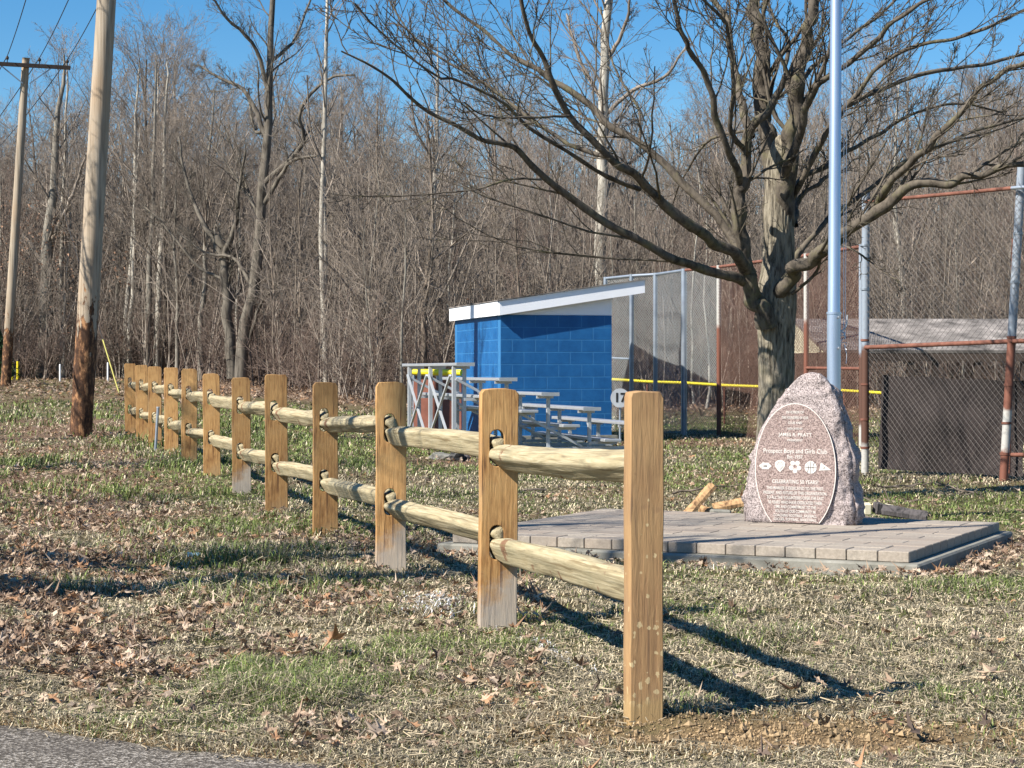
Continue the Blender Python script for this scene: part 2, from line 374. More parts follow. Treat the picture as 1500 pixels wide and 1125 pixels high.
def leafdens(x, y):
    """how thickly dead leaves lie: 0..1"""
    s = x / np.maximum(y, 4); px = CX + F * s
    n = fnoise(x * .9, y * .6, 51, 3); n2 = fnoise(x * 2.2, y * 1.5, 61, 3)
    d = .05 + .35 * sstep(.56, .70, n)
    d = d + sstep(330, 90, px) * sstep(.33, .50, n2) * 1.1 * (y < 36) * (y > 7.2)
    d = d + .5 * sstep(.47, .6, n2) * (px < 800) * (y > 6.5) * (y < 16)
    d = d + .7 * np.exp(-(((px - 130) / 120) ** 2 + ((y - 9.3) / 1.3) ** 2)) * sstep(.35, .6, n2)
    a, b = padloc(x, y); d = d + .9 * np.exp(-(((b + .12) / .12) ** 2)) * ((a > -.4) & (a < PADW + .3)) + .8 * np.exp(-((a + .2) / .2) ** 2) * ((b > -.3) & (b < PADD))
    d = d + 1.0 * np.exp(-((x - 3.1) / 1.3) ** 2 - ((y - 31.0) / 1.7) ** 2) + .8 * np.exp(-((x + .75) / 1.2) ** 2 - ((y - 24.6) / .9) ** 2)
    d = d * (1 - .85 * np.exp(-((px - 1100) / 380) ** 2 - ((y - 6.7) / 1.4) ** 2))
    d = d + .45 * np.exp(-((px - 400) / 200) ** 2 - ((y - 6.3) / .45) ** 2) * sstep(.4, .6, n2)
    d = d + sstep(.3, .6, n) * .8 * np.exp(-((y - 47) / 2.0) ** 2) * (px < 190)
    return np.clip(d, 0, 1.2) * (asphalt_side(x, y) < -.02)
def in_pad(x, y, m=0): a, b = padloc(x, y); return (a > -m) & (a < PADW + m) & (b > -m) & (b < PADD + m)
ground()
def asphalt():
    xs = np.linspace(-9, 3, 140); P = []
    for x in xs: P.append((x, 5.80 - .577 * (x + .68) + .03 * math.sin(x * 7) + .02 * math.sin(x * 19)))
    rows = 12; V = []; 
    for k in range(rows + 1):
        for (x, y) in P: yy = y + (-5 - y) * (k / rows) ** 1.3; V.append((x, yy, .010 - (.012 if k == 0 else 0)))
    n = len(xs); Q = [(k * n + i, (k + 1) * n + i, (k + 1) * n + i + 1, k * n + i + 1) for k in range(rows) for i in range(n - 1)]
    tag(link('road', npmesh('road', V, Q), M['asphalt']), kind='structure')
asphalt()

# ------------------------------------------------------------------ grass blades, leaves
def samp(n, y0, y1, p, margin=1.2, half=.275):
    u = rng.random(n); e = 1 - p; y = (y0 ** e + u * (y1 ** e - y0 ** e)) ** (1 / e)
    x = (rng.random(n) * 2 - 1) * (half * y + margin); return x, y
def grass(n):
    x, y = samp(n, 5.3, 46, 1.75)
    s = x / y; px = CX + F * s
    ld = leafdens(x, y); keep = ~in_pad(x, y, .05) & (asphalt_side(x, y) < .02) & (rng.random(n) > np.clip(ld * .75, 0, .85))
    dd = np.exp(-(((x - .85) / .85) ** 2 + ((y - 6.12) / .34) ** 2)); keep &= rng.random(n) > dd * 1.5
    x, y, px = x[keep], y[keep], px[keep]; n = len(x)
    tuft = sstep(.5, .66, fnoise(x * 1.3, y * 1.0, 71)) * sstep(700, 350, px) + .5 * sstep(.62, .72, fnoise(x * 2, y * 1.3, 72))
    h = .022 + .02 * rng.random(n) + tuft * (.03 + .07 * rng.random(n)); h *= (1 + .25 * (y > 20))
    wd = np.maximum(.0016 + .0012 * rng.random(n), .00042 * y) * (1 + .6 * rng.random(n))
    g = np.clip(sstep(.50, .68, fnoise(x * 1.1, y * .8, 81)) * .6 + tuft * .6, 0, 1)
    g = np.where(y > 14, np.maximum(g, .9 * sstep(.40, .60, fnoise(x * .5, y * .25, 82))), g)
    isg = rng.random(n) < g * np.where(y > 13, .85, .60) + .07
    r = rng.random(n)[:, None]; r2 = rng.random(n)[:, None]
    straw = np.array([.78, .66, .45]) * (.10 + .95 * r ** 1.5) * (.62 + .7 * fnoise(x * 2.5, y * 1.6, 88))[:, None] * (1 + .12 * (r2 - .5))
    green = (np.array([.10, .15, .035]) * (1 - r2) + np.array([.27, .32, .095]) * r2) * (.4 + .9 * r)
    c = np.where(isg[:, None], green, straw)
    wp = np.exp(-(((x + .38) / .13) ** 2 + ((y - 9.6) / .38) ** 2)) + np.exp(-(((x - .33 + .30 * (y - 7.4)) / .05) ** 2 + ((y - 7.8) / .7) ** 2)) * .25
    c = np.where((rng.random(n) < wp * .7)[:, None], np.array([.78, .78, .80]), c)
    az = rng.random(n) * 2 * math.pi; lean = np.where(isg, .35 + .8 * rng.random(n), .7 + 1.1 * rng.random(n))
    D = np.stack([np.cos(az), np.sin(az)], -1); W = np.stack([-D[:, 1], D[:, 0]], -1)
    z = gz(x, y) - .003; V = np.zeros((n, 5, 3))
    hw = (wd / 2)[:, None]
    V[:, 0, :2] = np.stack([x, y], -1) + W * hw; V[:, 1, :2] = np.stack([x, y], -1) - W * hw
    m = D * (h * lean * .35)[:, None]; e = D * (h * lean * 1.25)[:, None]
    V[:, 2, :2] = np.stack([x, y], -1) - W * hw * .8 + m; V[:, 3, :2] = np.stack([x, y], -1) + W * hw * .8 + m
    V[:, 4, :2] = np.stack([x, y], -1) + e
    V[:, 0, 2] = V[:, 1, 2] = z; V[:, 2, 2] = V[:, 3, 2] = z + h * .6; V[:, 4, 2] = z + h * np.clip(1.15 - lean * .55, .1, 1.2)
    b = (np.arange(n) * 5)[:, None]
    Q = b + np.array([0, 1, 2, 3]); T = b + np.array([3, 2, 4])
    o = link('grass', npmesh('grass', V.reshape(-1, 3), Q, T, False, np.repeat(c, 5, 0)), M['grass']); tag(o, 'mixed straw-coloured and green lawn grass', 'grass', kind='stuff')
grass(430000)
# oak leaf template: lobed outline around a midrib
def leaf_template():
    th = np.linspace(0, 2 * math.pi, 17)[:-1]; r = np.array([1, .45, .78, .42, .82, .40, .62, .30, .55, .30, .62, .40, .82, .42, .78, .45])
    x = np.cos(th) * r * .62; y = np.sin(th) * r * .42
    return np.stack([x, y, 0 * x], -1)
LT = leaf_template()
def leaf_mesh(x, y, size, flat=.5, zoff=.004, up=.02):
    n = len(x); k = len(LT)
    V = np.zeros((n, k + 1, 3)); V[:, :k] = LT[None] * (1 + .8 * (rng.random((n, k, 1)) - .5)); V *= size[:, None, None]
    cu = (rng.random(n) - .35)[:, None] * 2.6 / size[:, None]; cv = (rng.random(n) - .4)[:, None] * 3.6 / size[:, None]
    V[:, :, 2] = cu * V[:, :, 0] ** 2 + cv * V[:, :, 1] ** 2 + (rng.random((n, k + 1)) - .5) * .12 * size[:, None]
    a = rng.random(n) * 2 * math.pi; tx = (rng.random(n) - .5) * 1.6 * flat; ty = (rng.random(n) - .5) * 1.6 * flat
    ca, sa = np.cos(a)[:, None], np.sin(a)[:, None]
    X, Y, Z = V[..., 0].copy(), V[..., 1].copy(), V[..., 2].copy()
    c, s = np.cos(tx)[:, None], np.sin(tx)[:, None]; Y, Z = Y * c - Z * s, Y * s + Z * c
    c, s = np.cos(ty)[:, None], np.sin(ty)[:, None]; X, Z = X * c - Z * s, X * s + Z * c
    X, Y = X * ca - Y * sa, X * sa + Y * ca
    zz = gz(x, y) + zoff + rng.random(n) * up
    Z = Z - np.minimum(Z.min(axis=1, keepdims=True), 0) * .7
    V = np.stack([X + x[:, None], Y + y[:, None], Z + zz[:, None]], -1)
    i = np.arange(k); T = np.stack([i, (i + 1) % k, np.full(k, k)], -1)
    return V.reshape(-1, 3), ((np.arange(n) * (k + 1))[:, None, None] + T[None]).reshape(-1, 3)
LC = np.array([[.29, .20, .135], [.38, .275, .19], [.19, .125, .085], [.45, .345, .25], [.31, .175, .095], [.12, .085, .065], [.40, .31, .235]])
def leaves():
    n = 120000; x, y = samp(n, 5.35, 44, 1.45)
    keep = (rng.random(n) < leafdens(x, y) ** 1.25 * .62) & ~in_pad(x, y, -.02); x, y = x[keep], y[keep]
    size = (.026 + .05 * rng.random(len(x)) ** 1.4) * (1 + .012 * y)
    V, T = leaf_mesh(x, y, size, .75, .006, .035)
    c = LC[rng.integers(0, len(LC), len(x))] * (.7 + .6 * rng.random((len(x), 1)))
    tag(link('leaf_litter', npmesh('leaf_litter', V, None, T, False, np.repeat(c, len(LT) + 1, 0)), M['leaf']), 'brown dead oak leaves scattered over the grass', 'dead leaves', kind='stuff')
    n = 30000; x, y = samp(n, 43, 74, 1.01, 4); keep = (rng.random(n) < .25 + .75 * sstep(46, 52, y)); x, y = x[keep], y[keep]; size = .07 + .10 * rng.random(len(x))
    V, T = leaf_mesh(x, y, size, .75, .006, .05); c = LC[rng.integers(0, len(LC), len(x))] * (.6 + .6 * rng.random((len(x), 1)))
    tag(link('forest_litter', npmesh('forest_litter', V, None, T, False, np.repeat(c, len(LT) + 1, 0)), M['leaf']), 'dead leaves covering the ground at the foot of the wood', 'dead leaves', kind='stuff')
    # crumbs of straw, twigs and mulch
    n = 42000; x, y = samp(n, 5.35, 30, 1.7); keep = (asphalt_side(x, y) < .1) & (rng.random(n) > 1.3 * np.exp(-(((x - .85) / .85) ** 2 + ((y - 6.12) / .34) ** 2))) & ~in_pad(x, y, 0); x, y = x[keep], y[keep]; n = len(x)
    a = rng.random(n) * 6.28; L = .012 + .055 * rng.random(n) ** 2; z = gz(x, y) + .008 + .018 * rng.random(n)
    P = np.zeros((n, 2, 3)); P[:, 0] = np.stack([x, y, z], -1); P[:, 1] = np.stack([x + L * np.cos(a), y + L * np.sin(a), z + (rng.random(n) - .4) * .02], -1)
    V, Q = tube_arr(P, np.repeat(np.maximum(.0012 + .001 * rng.random(n), .0001 * y)[:, None], 2, 1), 3)
    c = np.array([.56, .46, .31]) * (.15 + .95 * rng.random((n, 1)))
    tag(link('dry_stalks', npmesh('dry_stalks', V, Q, None, False, np.repeat(c, 6, 0)), M['leaf']), 'dry stalks and twig bits lying in the lawn', 'dry stalks', kind='stuff')
    # soil clods at the end post
    n = 15000; r_ = rng.random(n) ** .7; a = rng.random(n) * 6.28; x = .85 + r_ * np.cos(a) * 1.05; y = 6.12 + r_ * np.sin(a) * .42
    keep = (asphalt_side(x, y) < .1); x, y = x[keep], y[keep]; n = len(x); s = .0012 + .006 * rng.random(n) ** 4 + .011 * (rng.random(n) > .992)
    base = np.array([(1, 0, 0), (-1, 0, 0), (0, 1, 0), (0, -1, 0), (0, 0, 1), (0, 0, -1)], float)
    V = (base[None] * (.4 + 1.1 * rng.random((n, 6, 1)))) * s[:, None, None] + np.stack([x, y, gz(x, y) + s * .5], -1)[:, None]
    T = np.array([(0, 2, 4), (2, 1, 4), (1, 3, 4), (3, 0, 4), (2, 0, 5), (1, 2, 5), (3, 1, 5), (0, 3, 5)])
    T = ((np.arange(n) * 6)[:, None, None] + T[None]).reshape(-1, 3); c = np.array([.33, .23, .125]) * (.35 + .9 * rng.random((n, 1)))
    tag(link('loose_soil', npmesh('loose_soil', V.reshape(-1, 3), None, T, False, np.repeat(c, 6, 0)), M['leaf']), 'loose tan soil dug up around the end post', 'soil', kind='stuff')
leaves()

# ------------------------------------------------------------------ branch growth (vectorised)
def grow(P, Rd, k, n, ang, lr, rr, up, wig, rs, tmin=.25, tmax=.98, rmin=.004, zmin=None):
    B, N, _ = P.shape; seg = np.linalg.norm(np.diff(P, axis=1), axis=2).sum(1)
    m = B * k; pi = np.repeat(np.arange(B), k)
    t = tmin + (tmax - tmin) * ((np.tile(np.arange(k), B) + rs.random(m)) / k)
    f = t * (N - 1); i0 = np.clip(f.astype(int), 0, N - 2); fr = (f - i0)[:, None]
    p0 = P[pi, i0] * (1 - fr) + P[pi, i0 + 1] * fr; r0 = Rd[pi, i0] * (1 - fr[:, 0]) + Rd[pi, i0 + 1] * fr[:, 0]
    d = P[pi, i0 + 1] - P[pi, i0]; d /= np.linalg.norm(d, axis=1, keepdims=True) + 1e-9
    q = rs.normal(size=(m, 3)); q -= (q * d).sum(1, keepdims=True) * d; q /= np.linalg.norm(q, axis=1, keepdims=True) + 1e-9
    a = np.radians(ang * (.7 + .6 * rs.random(m)))[:, None]; dr = d * np.cos(a) + q * np.sin(a)
    if zmin is not None: dr[:, 2] = np.maximum(dr[:, 2], zmin)
    L = seg[pi] * lr * (1.15 - .75 * t) * (.6 + .8 * rs.random(m)); st = (L / (n - 1))[:, None]
    out = np.zeros((m, n, 3)); out[:, 0] = p0
    for j in range(1, n):
        dr = dr + wig * rs.normal(size=(m, 3)) + np.array([0, 0, up]); dr /= np.linalg.norm(dr, axis=1, keepdims=True)
        out[:, j] = out[:, j - 1] + dr * st
    r1 = np.maximum(np.minimum(r0 * rr, r0 * .9), rmin)
    tp = np.linspace(1, .35, n)[None]; return out, np.maximum(r1[:, None] * tp, rmin * .7)
def resample(pts, n):
    pts = np.asarray(pts, float); k = len(pts)
    if k == 2: pts = np.array([pts[0], (pts[0] + pts[1]) / 2, pts[1]]); k = 3
    Pp = np.vstack([2 * pts[0] - pts[1], pts, 2 * pts[-1] - pts[-2]]); out = []
    for u in np.linspace(0, k - 1, n):
        i = min(int(u), k - 2); t = u - i; a, b, c, d = Pp[i], Pp[i + 1], Pp[i + 2], Pp[i + 3]
        out.append(.5 * ((2 * b) + (c - a) * t + (2 * a - 5 * b + 4 * c - d) * t * t + (-a + 3 * b - 3 * c + d) * t ** 3))
    return np.array(out)

# ------------------------------------------------------------------ the wood
def wood_tree(seed, H, r, k1, ang, spread, lv, tlow, rmin=.0075):
    rs = np.random.default_rng(seed); N = 10
    z = np.linspace(0, 1, N); P = np.zeros((1, N, 3)); P[0, :, 2] = z * H - .1
    P[0, :, :2] = np.cumsum(rs.normal(size=(N, 2)) * .012 * H, 0) * .6; P[0, :, :2] -= P[0, 0, :2]
    Rr = r * (1 - .85 * z)[None] + .008; Rr[0, 0] *= 1.35
    tr = [tube_arr(P, Rr, 7)]; parts = []
    c, rc = grow(P, Rr, k1, 6, ang, spread, .5, .10, .12, rs, tlow, .99, rmin); parts.append(tube_arr(c, rc, 4))
    c, rc = grow(c, rc, lv[0], 5, 38, .55, .55, .07, .16, rs, .2, .98, rmin); parts.append(tube_arr(c, rc, 3))
    c, rc = grow(c, rc, lv[1], 4, 38, .55, .6, .06, .2, rs, .2, .98, rmin * .85); parts.append(tube_arr(c, rc, 3))
    if len(lv) > 2: c, rc = grow(c, rc, lv[2], 3, 36, .6, .7, .04, .2, rs, .2, .98, rmin * .75); parts.append(tube_arr(c, rc, 3))
    return npmesh('trunk', *merge(tr)), npmesh('crown', *merge(parts))
bigs = [wood_tree(100 + i, 12.0 + 1.0 * (i % 3), .12 + .03 * (i % 3), 17 + i % 4, (30, 44, 36)[i % 3], (.46, .38, .42)[i % 3], (7, 5, 3), (.28, .42, .2)[i % 3]) for i in range(7)]
slims = [wood_tree(200 + i, 8.5 + .9 * i % 3, .05 + .012 * (i % 3), 15, 30, .26, (5, 4, 2), .2, .007) for i in range(6)]
def place_tree(var, x, y, s, label, group, name='bare_tree', barkm='bark_grey', twm='twig', zz=None, sink=0):
    tm, cm = var
    t = thing(name, label, 'tree', (x, y, g1(x, y) - sink), random.random() * 6.28, group); t.scale = (s, s, s * (.93 + .14 * random.random()))
    a = link('trunk', tm, None, t); b = link('crown', cm, None, t)
    if len(tm.materials) == 0: tm.materials.append(M['bark_grey'])
    if len(cm.materials) == 0: cm.materials.append(M['twig'])
    for o, mm in ((a, barkm), (b, twm)):
        o.material_slots[0].link = 'OBJECT'; o.material_slots[0].material = M[mm]
    return t
ZN = [(-400, 'left of the distant utility pole'), (20, 'between the two utility poles'), (105, 'behind the near utility pole'), (180, 'behind the far fence posts'), (320, 'behind the forked tree'), (410, 'between the forked tree and the bleachers'), (600, 'above the bleachers'), (668, 'above the blue dugout roof'),
      (890, 'behind the grey netting'), (1055, 'behind the big tree'), (1235, 'above the shingled roof'), (1420, 'at the right end of the wood')]
def zl(px, y, bk, kind):
    z = [b for a, b in ZN if px >= a][-1]; dp = 'at the wood edge' if y < 70 else ('inside the wood' if y < 84 else 'deep in the wood')
    return '%s %s %s %s' % ({'bark_pale': 'pale', 'bark_grey': 'grey', 'bark_brown': 'brown'}[bk], kind, dp, z)
def woods():
    rs = random.Random(11); n = 0; pts = []
    edge = lambda px: 67 if px < 200 else (64 if px < 380 else (56 if px < 520 else 51))
    tries = 0
    while n < 275 and tries < 20000:
        tries += 1
        px = rs.uniform(-130, 1630); d0 = edge(px); y = d0 + (rs.random() ** 1.25) * (100 - d0); x = PX(px, y)
        if any((x - a) ** 2 + (y - b) ** 2 < (1.1 if y < 80 else 1.6) for a, b in pts): continue
        pts.append((x, y)); n += 1
        big = rs.random() < (.50 if y > 62 else .22)
        pr = rs.random(); bk = 'bark_pale' if pr < .16 else ('bark_brown' if pr > .6 else 'bark_grey')
        # the tree line drops towards the middle of the picture and rises again at the right
        top = np.interp(px, [-150, 0, 120, 280, 330, 450, 560, 700, 800, 1000, 1200, 1500, 1650], [150, 150, 125, 85, 120, 130, 130, 160, 160, 160, 130, 110, 110])
        H = .95 * (PZ(top, y) - g1(x, y)); s = H / 13.0 * rs.uniform(.82, 1.02) if big else min(1.15, H / 9.5) * rs.uniform(.6, .95)
        if big: place_tree(rs.choice(bigs), x, y, s, zl(px, y, bk, 'bare tree'), 'bare trees of the wood', barkm=bk)
        else: place_tree(rs.choice(slims), x, y, s, zl(px, y, bk, 'slim bare sapling'), 'bare saplings of the wood', 'bare_sapling', bk, 'twig' if rs.random() < .6 else 'twig_red')
woods()
def thicket():
    """undergrowth and the farther, uncountable part of the wood, one mass"""
    rs = np.random.default_rng(5)
    def field(n, y0, y1, H0, H1, r, lev, shadeclass, px0=-250, px1=1750, lean=.08):
        px = rs.uniform(px0, px1, n); d0 = np.interp(px, [-250, 200, 380, 520, 1750], [66, 66, 60, 52, 50]) if y0 is None else np.full(n, y0)
        y = d0 + rs.random(n) ** 1.3 * (y1 - d0); x = PX(px, y); H = rs.uniform(H0, H1, n)
        N = 6; P = np.zeros((n, N, 3)); P[:, 0] = np.stack([x, y, gz(x, y) - .05], -1); d = np.stack([rs.normal(size=n) * lean, rs.normal(size=n) * lean, np.ones(n)], -1)
        for j in range(1, N):
            d = d + rs.normal(size=(n, 3)) * np.array([.07, .07, 0]); d /= np.linalg.norm(d, axis=1, keepdims=True); P[:, j] = P[:, j - 1] + d * (H / (N - 1))[:, None]
        rr = (r * (.6 + .9 * rs.random(n)))[:, None] * np.linspace(1, .3, N)[None]; parts = [tube_arr(P, rr, 3)]; c, rc = P, rr
        for (k, nn, ang, lr, rm) in lev:
            c, rc = grow(c, rc, k, nn, ang, lr, .55, .10, .14, rs, .12, .98, rm); parts.append(tube_arr(c, rc, 3))
        V, Q = merge(parts); return V, Q
    a = field(1500, None, 84, 2.8, 8.5, .024, [(9, 5, 40, .36, .008), (5, 3, 46, .5, .006)], 0, lean=.12)
    o = link('thicket', npmesh('thicket', *a), M['twig']); tag(o, 'dense grey brown thicket of thin bare stems between the trees', 'thicket', kind='stuff')
    b = field(1700, None, 74, 1.0, 3.2, .014, [(8, 4, 44, .6, .007), (5, 3, 50, .55, .0055)], 0, lean=.45)
    o = link('undergrowth', npmesh('undergrowth', *b), M['twig_red']); tag(o, 'low reddish brown bare brush along the edge of the wood', 'undergrowth', kind='stuff')
    c = field(1500, 84, 135, 6.5, 10.0, .05, [(12, 4, 42, .36, .014), (5, 3, 42, .5, .011)], 0, -300, 1800, .04)
    o = link('distant_wood', npmesh('distant_wood', *c), M['twig']); tag(o, 'far mass of bare trees deep in the wood', 'distant wood', kind='stuff')
    # dry leaves still hanging in the young beeches at the left and low in the brush
    n = 9000; px = np.concatenate([rs.uniform(-60, 190, 5200), rs.uniform(-60, 1560, 3800)]); y = 64 + rs.random(n) * 12; y[5200:] = np.interp(px[5200:], [0, 380, 520, 1560], [68, 66, 55, 54]) + rs.random(3800) * 12
    x = PX(px, y); zz = gz(x, y) + np.where(np.arange(n) < 5200, 1.0 + 5.2 * rs.random(n), .2 + 3.6 * rs.random(n) ** 1.5)
    cl = fnoise(x * .9, zz * .9, 91); keep = cl > .5; x, y, zz = x[keep], y[keep], zz[keep]; n = len(x)
    D = rs.normal(size=(n, 3, 3)) * .032; V = np.stack([x, y, zz], -1)[:, None] + D; T = np.arange(n * 3).reshape(-1, 3)
    col = np.array([.33, .19, .12]) * (.5 + .8 * rs.random((n, 1)))
    o = link('hanging_leaves', npmesh('hanging_leaves', V.reshape(-1, 3), None, T, False, np.repeat(col, 3, 0)), M['leaf']); tag(o, 'dry orange brown leaves hanging in the brush of the wood', 'dry leaves', kind='stuff')
thicket()

# trees one can tell apart, drawn limb by limb: (points px, width start, width end, depth drift)
def limb_tree(name, label, limbs, d, levels, barkm, limbm, seed, n0=14, rmin=.006, trunkn=1, sides=8):
    rs = np.random.default_rng(seed); base = limbs[0][0][0]; bx, bz = PX(base[0], d), PZ(base[1], d)
    t = thing(name, label, 'tree', (bx, d, g1(bx, d)))
    off = np.array([bx, d, g1(bx, d)]); Pl, Rl = [], []
    for pts, w0, w1, dd0, dd1 in limbs:
        q = resample([P3(a, b, d) for a, b in pts], n0); dep = np.linspace(dd0, dd1, n0)
        q = np.stack([q[:, 0] * (1 + dep / d), q[:, 1] + dep, CH + (q[:, 2] - CH) * (1 + dep / d)], -1)
        q[1:-1] += rs.normal(size=(n0 - 2, 3)) * (w0 * d / F) * .10
        Pl.append(q - off); Rl.append(np.linspace(w0, w1, n0) * d / F / 2)
    P, Rd = np.array(Pl), np.array(Rl)
    tk = [tube_arr(P[:trunkn], Rd[:trunkn], sides + 4)]; link('trunk', npmesh('trunk', *merge(tk)), M[barkm], t)
    parts = []
    if len(P) > trunkn: parts.append(tube_arr(P[trunkn:], Rd[trunkn:], sides))
    c, rc = P, Rd
    for i, (k, nn, ang, lr, rr, up, wig, tmin) in enumerate(levels):
        c, rc = grow(c, rc, k, nn, ang, lr, rr, up, wig, rs, tmin, .99, rmin * (.85 ** i)); parts.append(tube_arr(c, rc, 5 if i == 0 else 3))
    link('crown', npmesh('crown', *merge(parts)), M[limbm], t); return t
LV = [(12, 6, 42, .25, .30, .10, .12, .35), (6, 5, 38, .5, .55, .07, .16, .2), (5, 4, 38, .55, .6, .05, .2, .2), (3, 3, 36, .6, .7, .03, .2, .2)]
limb_tree('forked_tree', 'tall bare tree with leaning trunk in front of the wood, left of the dugout',
    [([(352, 558), (360, 480), (376, 400), (385, 300), (392, 200), (395, 120), (398, 40), (400, -50)], 20, 7, 0, 0),
     ([(384, 270), (420, 240), (445, 205), (440, 160), (480, 115), (520, 110)], 9, 3, 0, -1.5), ([(390, 200), (360, 135), (330, 118), (290, 95)], 8, 3, 0, 1),
     ([(393, 140), (375, 70), (335, 30), (310, -5)], 7, 3, 0, -1), ([(392, 190), (372, 190), (364, 130)], 6, 3, 0, 1), ([(397, 90), (430, 60), (455, 0)], 6, 3, 0, 1),
     ([(385, 300), (410, 260), (430, 235), (470, 228)], 8, 3, 0, -1), ([(372, 430), (345, 380), (300, 370), (260, 340)], 6, 2, 0, 1.5), ([(365, 500), (385, 440), (410, 420)], 6, 2, 0, -1)],
    60, LV, 'bark_dark', 'bark_dark', 31)
limb_tree('leaning_tree', 'short crooked bare tree beside the tall leaning tree at the wood edge',
    [([(340, 555), (334, 480), (330, 410), (328, 375), (318, 345)], 17, 12, 0, 0), ([(326, 375), (300, 330), (285, 300), (270, 250), (262, 200)], 9, 3, 0, 1),
     ([(328, 372), (345, 330), (350, 280), (360, 220)], 9, 3, 0, -1), ([(330, 410), (290, 390), (240, 330), (210, 300)], 5, 2, 0, 1)], 61, LV, 'bark_dark', 'bark_dark', 32)
limb_tree('white_barked_tree', 'slender bare tree with white bark rising above the wood beside the forked tree',
    [([(478, 560), (474, 450), (470, 330), (474, 220), (476, 130), (478, 40), (480, -40)], 9, 4, 0, 0), ([(472, 300), (490, 255), (500, 180)], 4, 2, 0, 1), ([(474, 240), (455, 190), (450, 110)], 3, 2, 0, -1)],
    58, [(12, 5, 38, .16, .5, .1, .1, .4), (5, 4, 38, .5, .6, .05, .15, .2), (3, 3, 36, .6, .7, .03, .2, .2)], 'bark_pale', 'twig', 33)
limb_tree('straight_tree', 'bare pale straight tree directly behind the empty bleachers, standing in the wood edge',
    [([(624, 560), (628, 430), (636, 300), (640, 210), (640, 120), (642, 50)], 12, 1.2, 0, 0), ([(634, 300), (665, 260), (690, 215)], 4, 2, 0, 1), ([(638, 240), (610, 190), (600, 120)], 4, 2, 0, -1)],
    57, [(14, 5, 38, .2, .5, .1, .1, .35), (6, 4, 38, .5, .6, .05, .15, .2), (4, 3, 36, .6, .7, .03, .2, .2)], 'bark_pale', 'twig', 34)
limb_tree('stout_tree', 'stout bare tree standing behind the blue dugout roof and netting',
    [([(884, 560), (882, 430), (880, 300), (882, 200), (886, 110), (890, 30), (892, -60)], 20, 11, 0, 0), ([(882, 290), (920, 240), (960, 215)], 8, 3, 0, 1),
     ([(884, 170), (930, 130), (975, 110), (1010, 60)], 7, 3, 0, -1), ([(884, 150), (850, 90), (830, 20)], 7, 3, 0, 1), ([(888, 90), (915, 40), (925, -20)], 7, 3, 0, -1)],
    56, LV, 'bark_pale', 'twig', 35)
limb_tree('flared_tree', 'large bare tree with flared roots between the two utility poles',
    [([(66, 556), (66, 520), (67, 440), (72, 350), (78, 270), (86, 190), (90, 120), (94, 80)], 26, 2, 0, 0), ([(70, 400), (40, 350), (10, 330)], 8, 3, 0, 1), ([(73, 360), (100, 300), (130, 220)], 8, 3, 0, -1), ([(66, 480), (30, 445), (-10, 430)], 7, 3, 0, -1)],
    68, LV, 'bark_grey', 'twig', 36)
for i, (a, b, wv, dd, lb) in enumerate([(88, 92, 9, 69, 'pale straight trunk just right of the flared tree'), (216, 222, 11, 66, 'pale twin trunk rising behind the far fence posts, left of the pair'),
        (229, 238, 11, 66.6, 'pale twin trunk rising behind the far fence posts, right of the pair'), (183, 196, 10, 68, 'curving pale trunk behind the near utility pole')]):
    limb_tree('tall_tree', lb, [([(a, 556), ((a * 2 + b) / 3, 440), (b, 330), (b + 3, 220), (b + 6, 120), (b + 8, 85)], wv, 1.2, 0, 0)], dd, LV, 'bark_pale' if i != 1 else 'bark_grey', 'twig', 40 + i)

